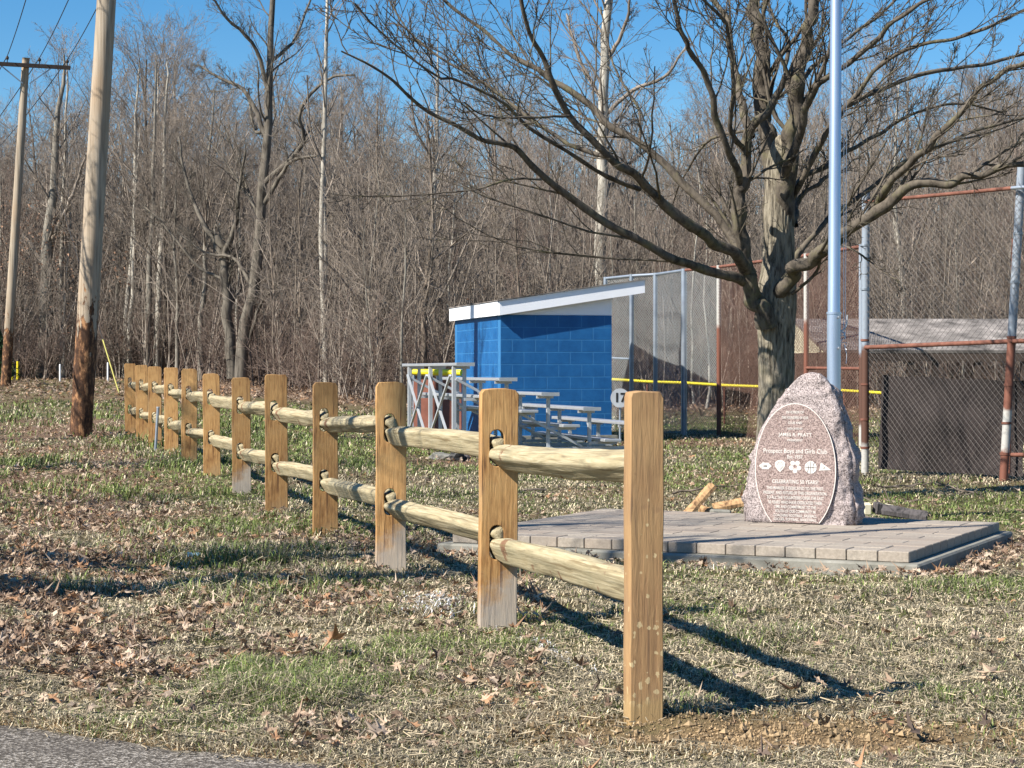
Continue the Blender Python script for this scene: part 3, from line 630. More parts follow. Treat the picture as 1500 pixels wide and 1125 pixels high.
# ------------------------------------------------------------------ the big tree by the monument
def main_tree():
    d = 17.6
    LB = [
     # left fork group
     ([(1122, 478), (1108, 440), (1098, 405), (1093, 370), (1086, 320), (1084, 275), (1094, 225), (1108, 180), (1135, 150), (1150, 110)], 32, 9, -.15, -.6),
     ([(1086, 285), (1078, 250), (1060, 205), (1042, 140), (1018, 85), (1000, 50), (985, -10), (960, -90)], 14, 4, -.3, -1.6),
     ([(1100, 200), (1085, 150), (1078, 110), (1072, 60), (1060, 20), (1030, -20), (1000, -80)], 15, 6, -.4, .6),
     ([(1095, 225), (1070, 190), (1075, 130), (1068, 60), (1056, 25), (1010, -20)], 9, 4, -.4, -1.4),
     ([(1100, 412), (1078, 372), (1040, 350), (1000, 325), (960, 285), (937, 262), (893, 230), (833, 170), (813, 125), (787, 70), (767, 30), (758, -60)], 20, 5, -.2, -2.2),
     ([(1090, 380), (1060, 330), (1000, 268), (937, 210), (900, 190), (867, 160), (817, 122), (790, 100), (753, 87), (727, 60), (687, 28), (645, -5), (600, -60)], 15, 4, 0, .9),
     ([(937, 277), (887, 257), (847, 233), (807, 207), (767, 180), (733, 147), (667, 117), (633, 107), (570, 60), (520, 5)], 8, 2.5, -1.0, -2.6),
     ([(893, 230), (847, 217), (800, 190), (767, 167), (733, 140), (700, 117), (650, 87), (600, 47), (567, -5)], 8, 2.5, -1.2, -.4),
     ([(1104, 425), (1075, 408), (1040, 398), (1005, 385), (967, 370), (900, 333), (833, 290), (793, 257), (760, 223), (727, 210), (687, 193), (633, 163), (593, 133), (553, 103), (500, 75)], 17, 2.6, -.1, -2.4),
     ([(793, 263), (747, 263), (700, 277), (643, 283), (567, 288), (490, 285)], 3.5, 1.6, -1.9, -2.4),
     ([(833, 170), (780, 172), (730, 172), (700, 165), (680, 150)], 4, 2, -1.7, -2.5),
     ([(937, 210), (935, 160), (905, 110), (890, 60), (880, 10)], 5, 2.5, .4, .9),
     # upper stems
     ([(1137, 345), (1132, 270), (1123, 205), (1118, 150), (1113, 90), (1108, 40), (1104, 0), (1095, -90), (1085, -200)], 34, 12, 0, .3),
     ([(1146, 345), (1151, 270), (1158, 195), (1166, 140), (1172, 95), (1184, 45), (1192, 0), (1205, -80), (1210, -190)], 34, 12, 0, -.4),
     ([(1150, 255), (1172, 200), (1182, 150), (1200, 122), (1218, 110), (1245, 92), (1290, 52), (1340, 12), (1400, -30)], 15, 5, -.2, -1.6),
     ([(1160, 150), (1150, 110), (1155, 60), (1130, 20), (1120, -40)], 9, 4, -.2, .8),
     ([(1172, 120), (1195, 95), (1218, 75), (1250, 50), (1300, 12), (1330, -20)], 9, 4, -.2, 1.0),
     # right limbs
     ([(1137, 440), (1150, 412), (1170, 391), (1195, 372), (1222, 353), (1250, 332), (1290, 300), (1335, 276), (1380, 268), (1420, 258), (1460, 246), (1500, 240), (1600, 225)], 27, 7, .02, -1.8),
     ([(1285, 300), (1305, 268), (1340, 232), (1372, 200), (1420, 150), (1460, 112), (1500, 92), (1580, 60)], 13, 5, -.8, -2.2),
     ([(1140, 425), (1158, 390), (1185, 352), (1213, 322), (1240, 302), (1268, 282), (1320, 240), (1370, 215), (1430, 192), (1500, 172), (1600, 150)], 12, 4, .1, 1.3),
     ([(1158, 300), (1175, 262), (1213, 242), (1240, 222), (1290, 195), (1340, 165), (1400, 152), (1470, 165)], 11, 3.5, 0, 1.6),
     ([(1160, 290), (1190, 232), (1213, 190), (1240, 155), (1290, 95), (1330, 70), (1400, 55), (1460, 35), (1520, 5)], 11, 4, 0, -1.4),
     ([(1235, 158), (1300, 127), (1370, 105), (1440, 95), (1500, 80), (1570, 70)], 9, 4, -.4, .6),
     ([(1420, 256), (1450, 235), (1500, 205), (1550, 190)], 6, 3, -1.5, -1.2),
     ([(1160, 430), (1195, 400), (1205, 372), (1240, 325), (1262, 290)], 6, 3, -.2, -.9),
     ([(1165, 330), (1172, 290), (1215, 255), (1222, 225)], 10, 4, .1, .7),
     ([(1222, 353), (1260, 372), (1290, 395), (1320, 415)], 4, 1.8, -.3, -1.0),
     ([(1110, 190), (1040, 205), (1000, 262), (985, 300)], 6, 2, .2, 1.4),
    ]
    rs = np.random.default_rng(77); bx = PX(1134, d); off = np.array([bx, d, g1(bx, d)])
    t = thing('shade_tree', 'big spreading bare tree with ridged grey bark just behind the engraved stone', 'tree', tuple(off))
    n0 = 20; Pl, Rl = [], []
    for pts, w0, w1, dd0, dd1 in LB:
        q = resample([P3(a, b, d) for a, b in pts], n0); dep = np.linspace(0, 1, n0) ** .8 * (dd1 - dd0) + dd0
        q = np.stack([q[:, 0] * (1 + dep / d), q[:, 1] + dep, CH + (q[:, 2] - CH) * (1 + dep / d)], -1)
        q[1:-1] += rs.normal(size=(n0 - 2, 3)) * (w0 * d / F) * .10
        Pl.append(q - off); u = np.linspace(0, 1, n0); Rl.append((w0 * (1 - u) ** 1.0 + w1 * u) * .88 * d / F / 2 * (1 + .07 * rs.normal(size=n0)))
    P, Rd = np.array(Pl), np.array(Rl); parts = []
    # limbs: fine rings with knobbly bark
    big = [i for i in range(len(LB)) if LB[i][1] >= 9]; small = [i for i in range(len(LB)) if LB[i][1] < 9]
    Pf = np.array([resample(P[i], 90) for i in big]); Rf = np.array([np.interp(np.linspace(0, 1, 90), np.linspace(0, 1, n0), Rd[i]) for i in big])
    V, Q = tube_arr(Pf, Rf, 14); cen = np.repeat(Pf.reshape(-1, 3), 14, 0)
    nz = np.array([mnoise.fractal(Vector(v * np.array([16, 16, 9])), 1, 2, 3) for v in V])[:, None]; V = cen + (V - cen) * (1 + .16 * nz)
    parts.append((V, Q)); parts.append(tube_arr(P[small], Rd[small], 8))
    sm = [i for i in range(len(LB)) if LB[i][1] < 7]; lg = [i for i in range(len(LB)) if LB[i][1] >= 7]
    c, rc = P[lg], Rd[lg]
    tiers = [(9, 9, 36, .38, .34, .07, .10, .2), (5, 7, 38, .50, .55, .06, .13, .12), (4, 6, 38, .55, .6, .05, .15, .15), (3, 4, 36, .55, .7, .03, .16, .15)]
    for i, (k, nn, ang, lr, rr, up, wig, tmin) in enumerate(tiers):
        c, rc = grow(c, rc, k, nn, ang, lr, rr, up, wig, rs, tmin, .99, [.006, .0045, .0032, .0024][i], .10 if i < 2 else None)
        if i == 0: rc = np.minimum(rc, .020)
        parts.append(tube_arr(c, rc, 6 if i == 0 else (4 if i == 1 else 3)))
    c, rc = P[sm], Rd[sm]
    for (k, nn, ang, lr, rm) in [(8, 6, 40, .32, .004), (4, 5, 40, .5, .003), (3, 4, 38, .55, .0024)]:
        c, rc = grow(c, rc, k, nn, ang, lr, .5, .07, .15, rs, .15, .99, rm); parts.append(tube_arr(c, rc, 4))
    link('crown', npmesh('crown', *merge(parts)), M['bark_limb'], t)
    # trunk with real bark ridges
    prof = [(1134, 745, 76), (1134, 715, 60), (1134, 660, 52), (1136, 600, 50), (1137, 560, 50), (1137, 500, 52), (1138, 450, 55), (1139, 420, 54), (1140, 395, 48), (1141, 370, 44), (1141, 300, 43), (1142, 250, 40), (1142, 220, 30), (1142, 205, 16), (1142, 198, 3)]
    n = 230; S_ = 110; q = resample([P3(a, b, d) for a, b, c_ in prof], n) - off; rr = resample([(c_, 0, 0) for a, b, c_ in prof], n)[:, 0] * d / F / 2
    V, Q = tube_arr(q[None], rr[None], S_); cen = np.repeat(q, S_, 0); ang = np.tile(np.arange(S_) * 2 * math.pi / S_, n); zz = cen[:, 2]
    h = np.array([mnoise.noise(Vector((math.cos(a) * 7.5, math.sin(a) * 7.5, z * 3.4 + .35 * math.sin(z * 9 + a * 3)))) for a, z in zip(ang, zz)])
    h2 = np.array([mnoise.noise(Vector((math.cos(a) * 11, math.sin(a) * 11, z * 7 + 40))) for a, z in zip(ang, zz)])
    rel = np.clip(np.abs(h) * 3.6, 0, 1) * .085 + h2 * .05; V = cen + (V - cen) * (.95 + rel)[:, None]
    link('trunk', npmesh('trunk', V, Q), M['bark_main'], t)
main_tree()

# off-frame trees at the left whose bare crowns shade the grass, the fence and the dugout wall
shade_snag = wood_tree(300, 9.6, .12, 7, 55, .13, (4, 2), .4, .009)  # added unseen dead trunk, pruned and placed to shade the platform in bands
for i, (x, y, var, s, lb) in enumerate([(-6.1, 9.55, bigs[0], .56, 'bare tree beyond the left edge of the photo, nearest the road, shading the front grass'), (-6.9, 14.2, slims[1], .8, 'slim bare tree beyond the left edge of the photo, shading the fence'),
        (-7.4, 6.85, shade_snag, 1.02, 'tall nearly branchless dead tree added beyond the left edge of the photo, shading the platform'), (-3.9, 8.75, shade_snag, .92, 'dead tree added for shade just beyond the left edge of the photo, nearest the fence'), (-8.05, 19.9, bigs[3], .55, 'bare tree beyond the left edge of the photo, shading the lawn'), (-8.9, 28.2, slims[3], 1.0, 'slim bare tree beyond the left edge of the photo, shading the dugout wall'), (-9.5, 27.4, slims[4], 1.1, 'second slim bare tree beyond the left edge, nearer than the one shading the dugout wall')]):
    tt = place_tree(var, x, y, s, lb, None, 'bare_tree' if i not in (1, 2) else 'offframe_shade_tree')
    k = {0: 3.6, 2: 1.5, 3: 1.15, 4: 2.2}.get(i, 1.0); tk = [c for c in tt.children if c.name.startswith('trunk')][0]; tk.scale = (k, k, 1)

# ------------------------------------------------------------------ split rail fence
POSTS = [(0.435, 6.35), (-.069, 8.75), (-.708, 11.15), (-1.33, 13.6), (-1.945, 15.8), (-2.53, 17.9), (-3.20, 20.4), (-3.80, 22.5), (-4.40, 24.7), (-5.0, 26.8), (-5.55, 28.7), (-6.14, 30.8)]
def curve_solid(outline, holes, depth, bevel=.004):
    cu = bpy.data.curves.new('tmp', 'CURVE'); cu.dimensions = '2D'; cu.fill_mode = 'BOTH'; cu.extrude = depth / 2 - bevel; cu.bevel_depth = bevel; cu.bevel_resolution = 1
    for pl in [outline] + holes:
        sp = cu.splines.new('POLY'); sp.points.add(len(pl) - 1); sp.use_cyclic_u = True
        for i, (x, y) in enumerate(pl): sp.points[i].co = (x, y, 0, 1)
    o = bpy.data.objects.new('tmp', cu); C.objects.link(o); dg = bpy.context.evaluated_depsgraph_get()
    me = bpy.data.meshes.new_from_object(o.evaluated_get(dg)); bpy.data.objects.remove(o); bpy.data.curves.remove(cu)
    me.transform(Matrix.Rotation(R(90), 4, 'X')); me.materials.clear(); return me
def fence():
    rs = random.Random(3); root = thing('split_rail_fence', 'new split rail fence of flat wooden posts and round rails', 'fence', (POSTS[0][0], POSTS[0][1], 0))
    hts = [1.10, 1.10, 1.10, 1.10, 1.13, 1.09, 1.08, 1.12, 1.12, 1.12, 1.13, 1.14]; widths = [.106, .162, .168, .168, .178, .166, .172, .176, .172, .178, .172, .176]
    ox, oy = POSTS[0]; tops = []
    for i, (x, y) in enumerate(POSTS):
        z = g1(x, y); H = hts[i]; wd = widths[i] / 2; z0 = .012 if i == 0 else z; tops.append(z0)
        jig = lambda s=.0035: rs.uniform(-s, s); out = []
        ch = .021 + rs.uniform(-.006, .008)
        for q in range(9): out.append((wd + jig(.002), -.25 + (H - ch + .25) * q / 8))
        out += [(wd - ch * .7, H - .003 + jig()), (wd * .3, H + jig(.004)), (-wd * .3, H + jig(.004)), (-wd + ch * (.5 if i else .25), H - .002)]
        for q in range(9): out.append((-wd + jig(.002), H - ch * .9 - (H - ch + .25) * q / 8))
        holes = []
        if i:
            for zc, hh in ((.835, .175), (.405, .165)):
                hx = -.012 + jig(.006); r = .036; pl = []
                for a in range(9): th = math.pi * a / 8; pl.append((hx + r * math.cos(th), zc + hh / 2 - r + r * math.sin(th)))
                for a in range(9): th = math.pi + math.pi * a / 8; pl.append((hx + r * math.cos(th), zc - hh / 2 + r + r * math.sin(th)))
                holes.append(pl)
        me = curve_solid(out, holes, .092 if i else .105, .0035); me.name = 'post'
        m = M['post_mud'] if i == 0 else (M['post_paint'] if i in (1, 2, 5) else M['post'])
        o = link('post', me, m, root); o.location = (x - ox, y - oy, z0); o.rotation_euler = (R(rs.uniform(-.7, .7)), R(rs.uniform(-.6, .6)), R(9 if i == 0 else 8 + rs.uniform(-1.5, 2)))
        if i == 0: o['label'] = 'mud splashed end post without holes in its front'
        elif i == 1: o['label'] = 'post with grey overspray on its foot, next to the end post'
        elif i == 4: o['label'] = 'clean orange brown post'
    # rails: far end i+1 comes out of the front of post i+1, near end goes in behind post i
    for i in range(11):
        a = Vector((*POSTS[i + 1], tops[i + 1])); b = Vector((*POSTS[i], tops[i])); dr = (b - a).normalized(); side = Vector((-dr.y, dr.x, 0))
        for lvl, (zc, zo) in enumerate(((.797, .80), (.372, .385))):
            sgn = 1
            z0_ = zc + rs.uniform(-.012, .008); z1_ = (.855 if lvl == 0 else .448) if i == 0 else zo + rs.uniform(.03, .06)
            p0 = a - dr * .05 + Vector((0, 0, z0_)) - Vector((.004, 0, 0)); p1 = b + (dr * .02 if i == 0 else dr * .045) + Vector((0, 0, z1_)) + Vector((-.0, 0, 0))
            L = (p1 - p0).length; n = 80; V = []; k = 40; h = rs.uniform(.056, .064); wv = rs.uniform(.042, .050); fl = rs.uniform(.2, .8); ph = rs.random() * 9; bowz = rs.uniform(-.012, .02); bowy = rs.uniform(-.015, .015)
            for j in range(n):
                u = j / (n - 1); s = u * L; e = min(s, L - s); tp = .72 + .28 * min(1, e / .25) ** .8
                for q in range(k):
                    th = 2 * math.pi * q / k; cx, sx = math.cos(th), math.sin(th)
                    yy = wv * cx; zz = h * sx
                    for fa, fd in ((ph * .07 + 3.5, .62), (ph * .07 + 5.4 + fl, .70), (1.3 + fl, .85)):   # split faces
                        q_ = (cx * math.cos(fa) + sx * math.sin(fa)); yy, zz = (yy * min(1, fd / q_), zz * min(1, fd / q_)) if q_ > 0 else (yy, zz)
                    nn = mnoise.noise(Vector((s * 2.2, cx * 1.1 + ph, sx * 1.1))) * .11 + mnoise.noise(Vector((s * 3, cx * 7 + ph, sx * 7))) * .05
                    V.append((s, (yy * (1 + nn)) * (.62 + .38 * tp) + bowy * math.sin(math.pi * u), zz * (1 + nn) * tp + bowz * math.sin(math.pi * u)))
            mb = MB(); V = np.array(V); c0 = len(V); V = np.vstack([V, [(0, 0, 0), (L, 0, 0)]])
            Q = [(j * k + q, (j + 1) * k + q, (j + 1) * k + (q + 1) % k, j * k + (q + 1) % k) for j in range(n - 1) for q in range(k)]
            T = [(c0, q, (q + 1) % k) for q in range(k)] + [(c0 + 1, (n - 1) * k + (q + 1) % k, (n - 1) * k + q) for q in range(k)]
            mb.add(V, Q, T); o = mb.build('rail', M['rail'], root, True); o.location = p0 - Vector((ox, oy, 0))
            o.rotation_euler = (p1 - p0).to_track_quat('X', 'Z').to_euler()
            if i == 0 and lvl == 0: o['label'] = 'nearest upper rail with a patch of flaking reddish bark'
fence()

# ------------------------------------------------------------------ pad and monument
PZT = .135; ang = math.atan2(PA[1], PA[0]) - math.pi         # local +x to the right along the front edge
def padpt(u, v): p = PAD_FR + PA * u + PB * v; return (p[0], p[1])
def pad():
    t = thing('paver_platform', 'low platform of tan pavers on a concrete slab under the engraved stone', 'platform', (*padpt(PADW, 0), .0), ang)
    mb = MB(); mb.box((PADW / 2, PADD / 2, -.04), (PADW, PADD, .22), bev=.012); o = mb.build('slab', M['concrete'], t)
    mb = MB(); bw = .2; i0 = .075; nx = int((PADW - 2 * i0) / bw) + 1; ny = int((PADD - 2 * i0) / bw) + 1
    lx = (PADW - 2 * i0) / nx; ly = (PADD - 2 * i0) / ny; rs = random.Random(8)
    for j in range(ny):
        edge = j in (0, ny - 1); x = i0; end = PADW - i0; first = True
        while x < end - .01:
            L = lx if edge else (lx * 2 if not (first and j % 2) else lx)
            L = min(L, end - x); first = False
            zt = PZT + rs.uniform(-.0015, .0015); mb.box((x + L / 2, i0 + ly * (j + .5), (zt + .071) / 2), (L - .006, ly - .006, zt - .071), bev=.004); x += L
            if edge and j == 0:      # fluted faces
                pass
    o = mb.build('pavers', M['paver'], t)
pad()
def monument():
    # face plane local: x right along face, y back, z up. placed on the pad
    cx, cy = PX(1166, 13.15), 13.15; fr = math.atan2(-.443, .896); fr = R(-27)
    t = thing('memorial_stone', 'rough pink granite boulder with an engraved oval face standing on the paver platform', 'monument', (cx, cy, PZT), fr)
    # outline (half widths) measured along the face, metres
    zs = [0, .08, .2, .35, .5, .65, .78, .88, .96, 1.01, 1.035]
    xl = [-.395, -.392, -.385, -.362, -.332, -.275, -.195, -.125, -.055, .0, .05]
    xr = [.39, .393, .39, .38, .365, .332, .30, .265, .225, .19, .15]
    dp = [.36, .37, .36, .35, .33, .30, .27, .24, .19, .13, .06]
    nz_, k = 110, 132; V = []
    for i in range(nz_):
        z = 1.035 * i / (nz_ - 1); a, b, dpt = [float(np.interp(z, zs, q)) for q in (xl, xr, dp)]
        for j in range(k):
            th = 2 * math.pi * j / k; c, s = math.cos(th), math.sin(th)
            ex = .30 if s < 0 else .8
            xx = (a + b) / 2 + (b - a) / 2 * (abs(c) ** (.45 if s > 0 else .20)) * (1 if c > 0 else -1)
            yy = (dpt * .5) + dpt * .5 * (abs(s) ** (.5 if s > 0 else .26)) * (1 if s > 0 else -1)
            yy += .012 * (z / 1.0)
            V.append((xx, yy, z))
    V = np.array(V)
    ox, oz, ra, rb = -.005, .375, .288, .452                      # oval centre and radii
    out = []
    for p in V:
        v = Vector(p); e = math.hypot((p[0] - ox) / ra, (p[2] - oz) / rb); front = p[1] < .06
        amp = .030; 
        n1 = mnoise.fractal(v * 5.5, 1, 2, 4); n2 = mnoise.noise(v * 26); cellf = mnoise.cell(v * 9)
        disp = amp * n1 + .009 * n2
        if front:
            m_ = min(1, max(0, (e - 1.0) / .12)); disp2 = disp * m_
            # rough rim stands a little behind the honed oval, chipped away towards the edge
            back = .035 * max(0, e - 1.05) ** 1.2 * 1.4
            out.append((p[0] + disp * .5 * m_, (p[1] + .010 + back - disp2 * .8) if e > 1 else .012, p[2]))
        else:
            cxx = (p[0], p[1] - .15); l = math.hypot(*cxx) + 1e-6; out.append((p[0] + disp * 1.3 * cxx[0] / l, p[1] + disp * 1.3 * cxx[1] / l, p[2] + .3 * disp * (p[2] > .9)))
    V = np.array(out); V[:, 2] = np.where(V[:, 2] < .02, np.minimum(V[:, 2], 0) - .004, V[:, 2])
    Q = [(i * k + j, i * k + (j + 1) % k, (i + 1) * k + (j + 1) % k, (i + 1) * k + j) for i in range(nz_ - 1) for j in range(k)]
    top = V[-k:].mean(0) + np.array([0, 0, .012]); T = [((nz_ - 1) * k + j, (nz_ - 1) * k + (j + 1) % k, len(V)) for j in range(k)]
    link('boulder', npmesh('boulder', np.vstack([V, [top]]), Q, T, True), M['granite'], t)
    # honed oval, cut off at the platform
    pl = []; n = 80
    for j in range(n):
        th = 2 * math.pi * j / n; x = ox + ra * math.cos(th); z = oz + rb * math.sin(th)
        pl.append((x, max(z, .004)))
    zmin = .004
    def clip(s):
        r = []
        for j in range(160):
            th = 2 * math.pi * j / 160; x = ox + ra * s * math.cos(th); z = oz + (rb + (s - 1) * ra) * math.sin(th)
            if z >= zmin: r.append((x, z))
        # close along the foot
        return r
    ov = clip(1.0)
    # order so that the gap (at the foot) is the closing edge
    idx = [j for j in range(len(ov)) if ov[j][0] > ox and ov[j][1] < oz]; 
    ov = sorted(ov, key=lambda p: (math.atan2(p[1] - oz, p[0] - ox) - (-math.pi / 2)) % (2 * math.pi))
    me = curve_solid(ov, [], .02, .0015); fo = link('face_panel', me, M['granite_face'], t); fo.location = (0, .006, 0)
    # border line
    mb = MB(); pts = [(x, -.0045, z) for x, z in ov]; P_ = [Vector(p) for p in pts]; rr = []
    Vb = []
    for i, p in enumerate(P_):
        q = Vector((p.x - ox, 0, p.z - oz)).normalized(); Vb += [p - q * .0026, p + q * .0026]
    Vb = [tuple(v) for v in Vb]; nb = len(P_); V2 = Vb + [(a, b + .004, c) for a, b, c in Vb]
    mb.add(V2, [(2 * i, 2 * i + 1, 2 * i + 3, 2 * i + 2) for i in range(nb - 1)] + [(2 * i + 1 + 2 * nb, 2 * i + 2 * nb, 2 * i + 2 + 2 * nb, 2 * i + 3 + 2 * nb) for i in range(nb - 1)]
      + [(2 * i, 2 * i + 2, 2 * i + 2 + 2 * nb, 2 * i + 2 * nb) for i in range(nb - 1)] + [(2 * i + 1, 2 * i + 1 + 2 * nb, 2 * i + 3 + 2 * nb, 2 * i + 3) for i in range(nb - 1)])
    mb.build('border_line', M['engrave'], fo).location = (0, -.006, 0)
    # lettering
    pm = 13.15 / F
    def zrow(py): return PZ(py, 13.15) - PZT
    lines = [(604, 'IN HONOR OF', .021, .125), (612, 'THE FOUNDERS OF OUR', .021, .19), (619.5, 'CLUB AND', .018, .10), (628, 'DEDICATED BY', .015, .11), (637, 'JAMES R. PRATT', .027, .24), (645, 'PRESIDENT', .016, .11),
             (661, 'Prospect Boys and Girls Club', .036, .455), (669.5, 'Est. 1957', .026, .11), (706, 'CELEBRATING 50 YEARS!', .030, .33), (715.5, 'THIS MARKER IS DEDICATED TO THE PAST,', .024, .41),
             (722.5, 'PRESENT, AND FUTURE OF THIS ORGANIZATION,', .024, .455), (729.5, 'TO ALL THE VOLUNTEERS OVER THE LAST', .024, .41), (736.5, '50 YEARS WHO HAVE DEDICATED THEIR', .024, .385), (743, 'TIME AND COMMITMENT TO THE', .023, .30),
             (749.5, 'YOUTH OF OUR COMMUNITY IN', .023, .29), (755.5, 'COACHING FOOTBALL, BASEBALL,', .022, .31), (761.2, 'SOCCER, SOFTBALL, BASKETBALL', .021, .31)]
    for py, s, sz, wmax in lines:
        fc = bpy.data.curves.new('txt', 'FONT'); fc.body = s; fc.size = sz * 1.25; fc.align_x = 'CENTER'; fc.align_y = 'CENTER'; fc.extrude = .0012; fc.offset = .0002; fc.resolution_u = 3
        o = bpy.data.objects.new('txt', fc); C.objects.link(o); dg = bpy.context.evaluated_depsgraph_get(); me = bpy.data.meshes.new_from_object(o.evaluated_get(dg)); bpy.data.objects.remove(o)
        xs = [v.co.x for v in me.vertices]; wd = max(xs) - min(xs); cxm = (max(xs) + min(xs)) / 2
        for v in me.vertices: v.co.x = (v.co.x - cxm) * wmax / wd
        me.transform(Matrix.Rotation(R(90), 4, 'X')); me.materials.clear()
        lo = link('lettering', me, M['engrave'], fo); lo.location = (ox, -.0115, zrow(py))
    # emblems
    def flat(name, polys, x, z):
        mb = MB()
        for p in polys:
            n = len(p); cxp = sum(a for a, b in p) / n; czp = sum(b for a, b in p) / n
            V = [(a, 0, b) for a, b in p] + [(a, .003, b) for a, b in p] + [(cxp, 0, czp)]
            mb.add(V, [(i, n + i, n + (i + 1) % n, (i + 1) % n) for i in range(n)], [(i, (i + 1) % n, 2 * n) for i in range(n)])
        o = mb.build(name, M['engrave'], fo); o.location = (x, -.0125, z); return o
    circ = lambda r, cx=0, cz=0, n=20, ey=1: [(cx + r * math.cos(2 * math.pi * i / n), cz + r * ey * math.sin(2 * math.pi * i / n)) for i in range(n)]
    ez = zrow(683.5); e = [ox - .215, ox - .108, ox + .0, ox + .112, ox + .214]
    fb = [(.044 * math.cos(a) if abs(math.cos(a)) < .999 else .047 * math.cos(a), .027 * math.sin(a)) for a in [2 * math.pi * i / 24 for i in range(24)]]
    f = flat('football_emblem', [[(-.026, -.022), (.026, -.022), (.026, .022), (-.026, .022)], [(-.046, 0), (-.029, -.016), (-.029, .016)], [(.046, 0), (.029, .016), (.029, -.016)]], e[0], ez)
    f['label'] = 'football emblem'
    sh = [(-.036, .028), (-.012, .042), (.016, .042), (.036, .026), (.034, 0), (.018, -.022), (0, -.04), (-.02, -.022), (-.034, 0)]; flat('glove_emblem', [sh], e[1], ez)
    flat('soccer_emblem', [circ(.0165, .029 * math.cos(R(90 + 36 + 72 * i)), .029 * math.sin(R(90 + 36 + 72 * i)), 10) for i in range(5)], e[2], ez)
    flat('basketball_emblem', [circ(.043)], e[3], ez - .003)
    flat('pennant_emblem', [[(-.03, .032), (.043, -.018), (-.034, -.022), (-.043, -.026), (-.037, -.01)]], e[4], ez)
    # dark lines inside the emblems
    mb = MB(); Y = -.0145
    def ln(x0, z0, x1, z1, w_=.0018): mb.beam((x0, Y, z0), (x1, Y, z1), w_, w_)
    for q in (-.009, 0, .009): ln(e[0] + q, ez - .008, e[0] + q, ez + .008)
    ln(e[0] - .016, ez, e[0] + .016, ez)
    for q in (-.018, 0, .018): ln(e[1] + q, ez + .008, e[1] + q * .6, ez + .034)
    ln(e[1] - .024, ez + .002, e[1], ez - .022); ln(e[1] + .024, ez + .002, e[1], ez - .022)
    zc = ez - .003; ln(e[3] - .041, zc, e[3] + .041, zc); ln(e[3], zc - .041, e[3], zc + .041); 
    for sg in (-1, 1):
        pr = [(e[3] + sg * (.034 - .018 * math.cos(R(a))), zc + .036 * math.sin(R(a))) for a in range(-80, 81, 20)]
        for (a0, b0), (a1, b1) in zip(pr, pr[1:]): ln(a0, b0, a1, b1)
    ln(e[4] - .018, ez - .008, e[4] + .004, ez - .004); ln(e[4] - .018, ez + .008, e[4] + .004, ez - .004)
    mb.build('emblem_lines', M['black'], fo)
monument()

# ------------------------------------------------------------------ flagpole
def flagpole():
    d = 14.9; x = PX(1221.5, d); z0 = g1(x, d); t = thing('flagpole', 'polished aluminium flagpole rising behind the engraved stone', 'flagpole', (x, d, z0)); zj = PZ(458, d) - z0
    mb = MB(); mb.tube([(0, 0, -.1), (0, 0, zj)], .0535, 28); mb.build('base_sleeve', M['flagpole'], t, True)
    mb = MB(); top = 8.2; mb.tube([(0, 0, zj), (0, 0, zj + .01), (.045, 0, top)], [.050, .0485, .036], 28); mb.build('shaft', M['flagpole'], t, True)
    mb = MB(); mb.tube([(0, 0, zj - .012), (0, 0, zj + .006)], .058, 28); mb.build('collar', M['flagpole'], t, True)
    for zz in (PZ(465, d), PZ(510, d)):
        mb = MB(); mb.tube([(.03, -.052, zz - z0), (.034, -.062, zz - z0)], .011, 10); mb.build('bolt', M['alu'], t, True)
    # cleat
    mb = MB(); zc = PZ(482, d) - z0
    mb.tube([(.05, 0, zc - .02), (.085, 0, zc), (.10, 0, zc + .03), (.105, 0, zc + .11)], .006, 8); mb.tube([(.05, 0, zc - .02), (.08, 0, zc - .03), (.088, 0, zc - .08)], .006, 8); mb.build('cleat', M['alu'], t, True)
    mb = MB(); mb.tube([(.075, 0, zc - .05), (.078, 0, 3), (.075, 0, top - .1)], .0028, 6); mb.tube([(.09, .01, zc - .05), (.10, .01, 2.8), (.085, .01, top - .1)], .0028, 6)
    rs = random.Random(4); pts = [(.07 + rs.uniform(-.025, .035), rs.uniform(-.02, .02), zc - .03 - .017 * i + rs.uniform(-.015, .015)) for i in range(9)]
    mb.tube(pts, .0035, 6); mb.tube([(.08, 0, zc - .12), (.10, 0, zc - .2), (.095, 0, zc - .27)], .003, 6); mb.build('halyard', M['white'], t, True)
    mb = MB(); mb.tube([(.045, 0, top), (.045, 0, top + .03), (.045, 0, top + .06), (.045, 0, top + .09), (.045, 0, top + .1)], [.03, .06, .07, .05, .005], 16); mb.build('finial', M['flagpole'], t, True)
flagpole()

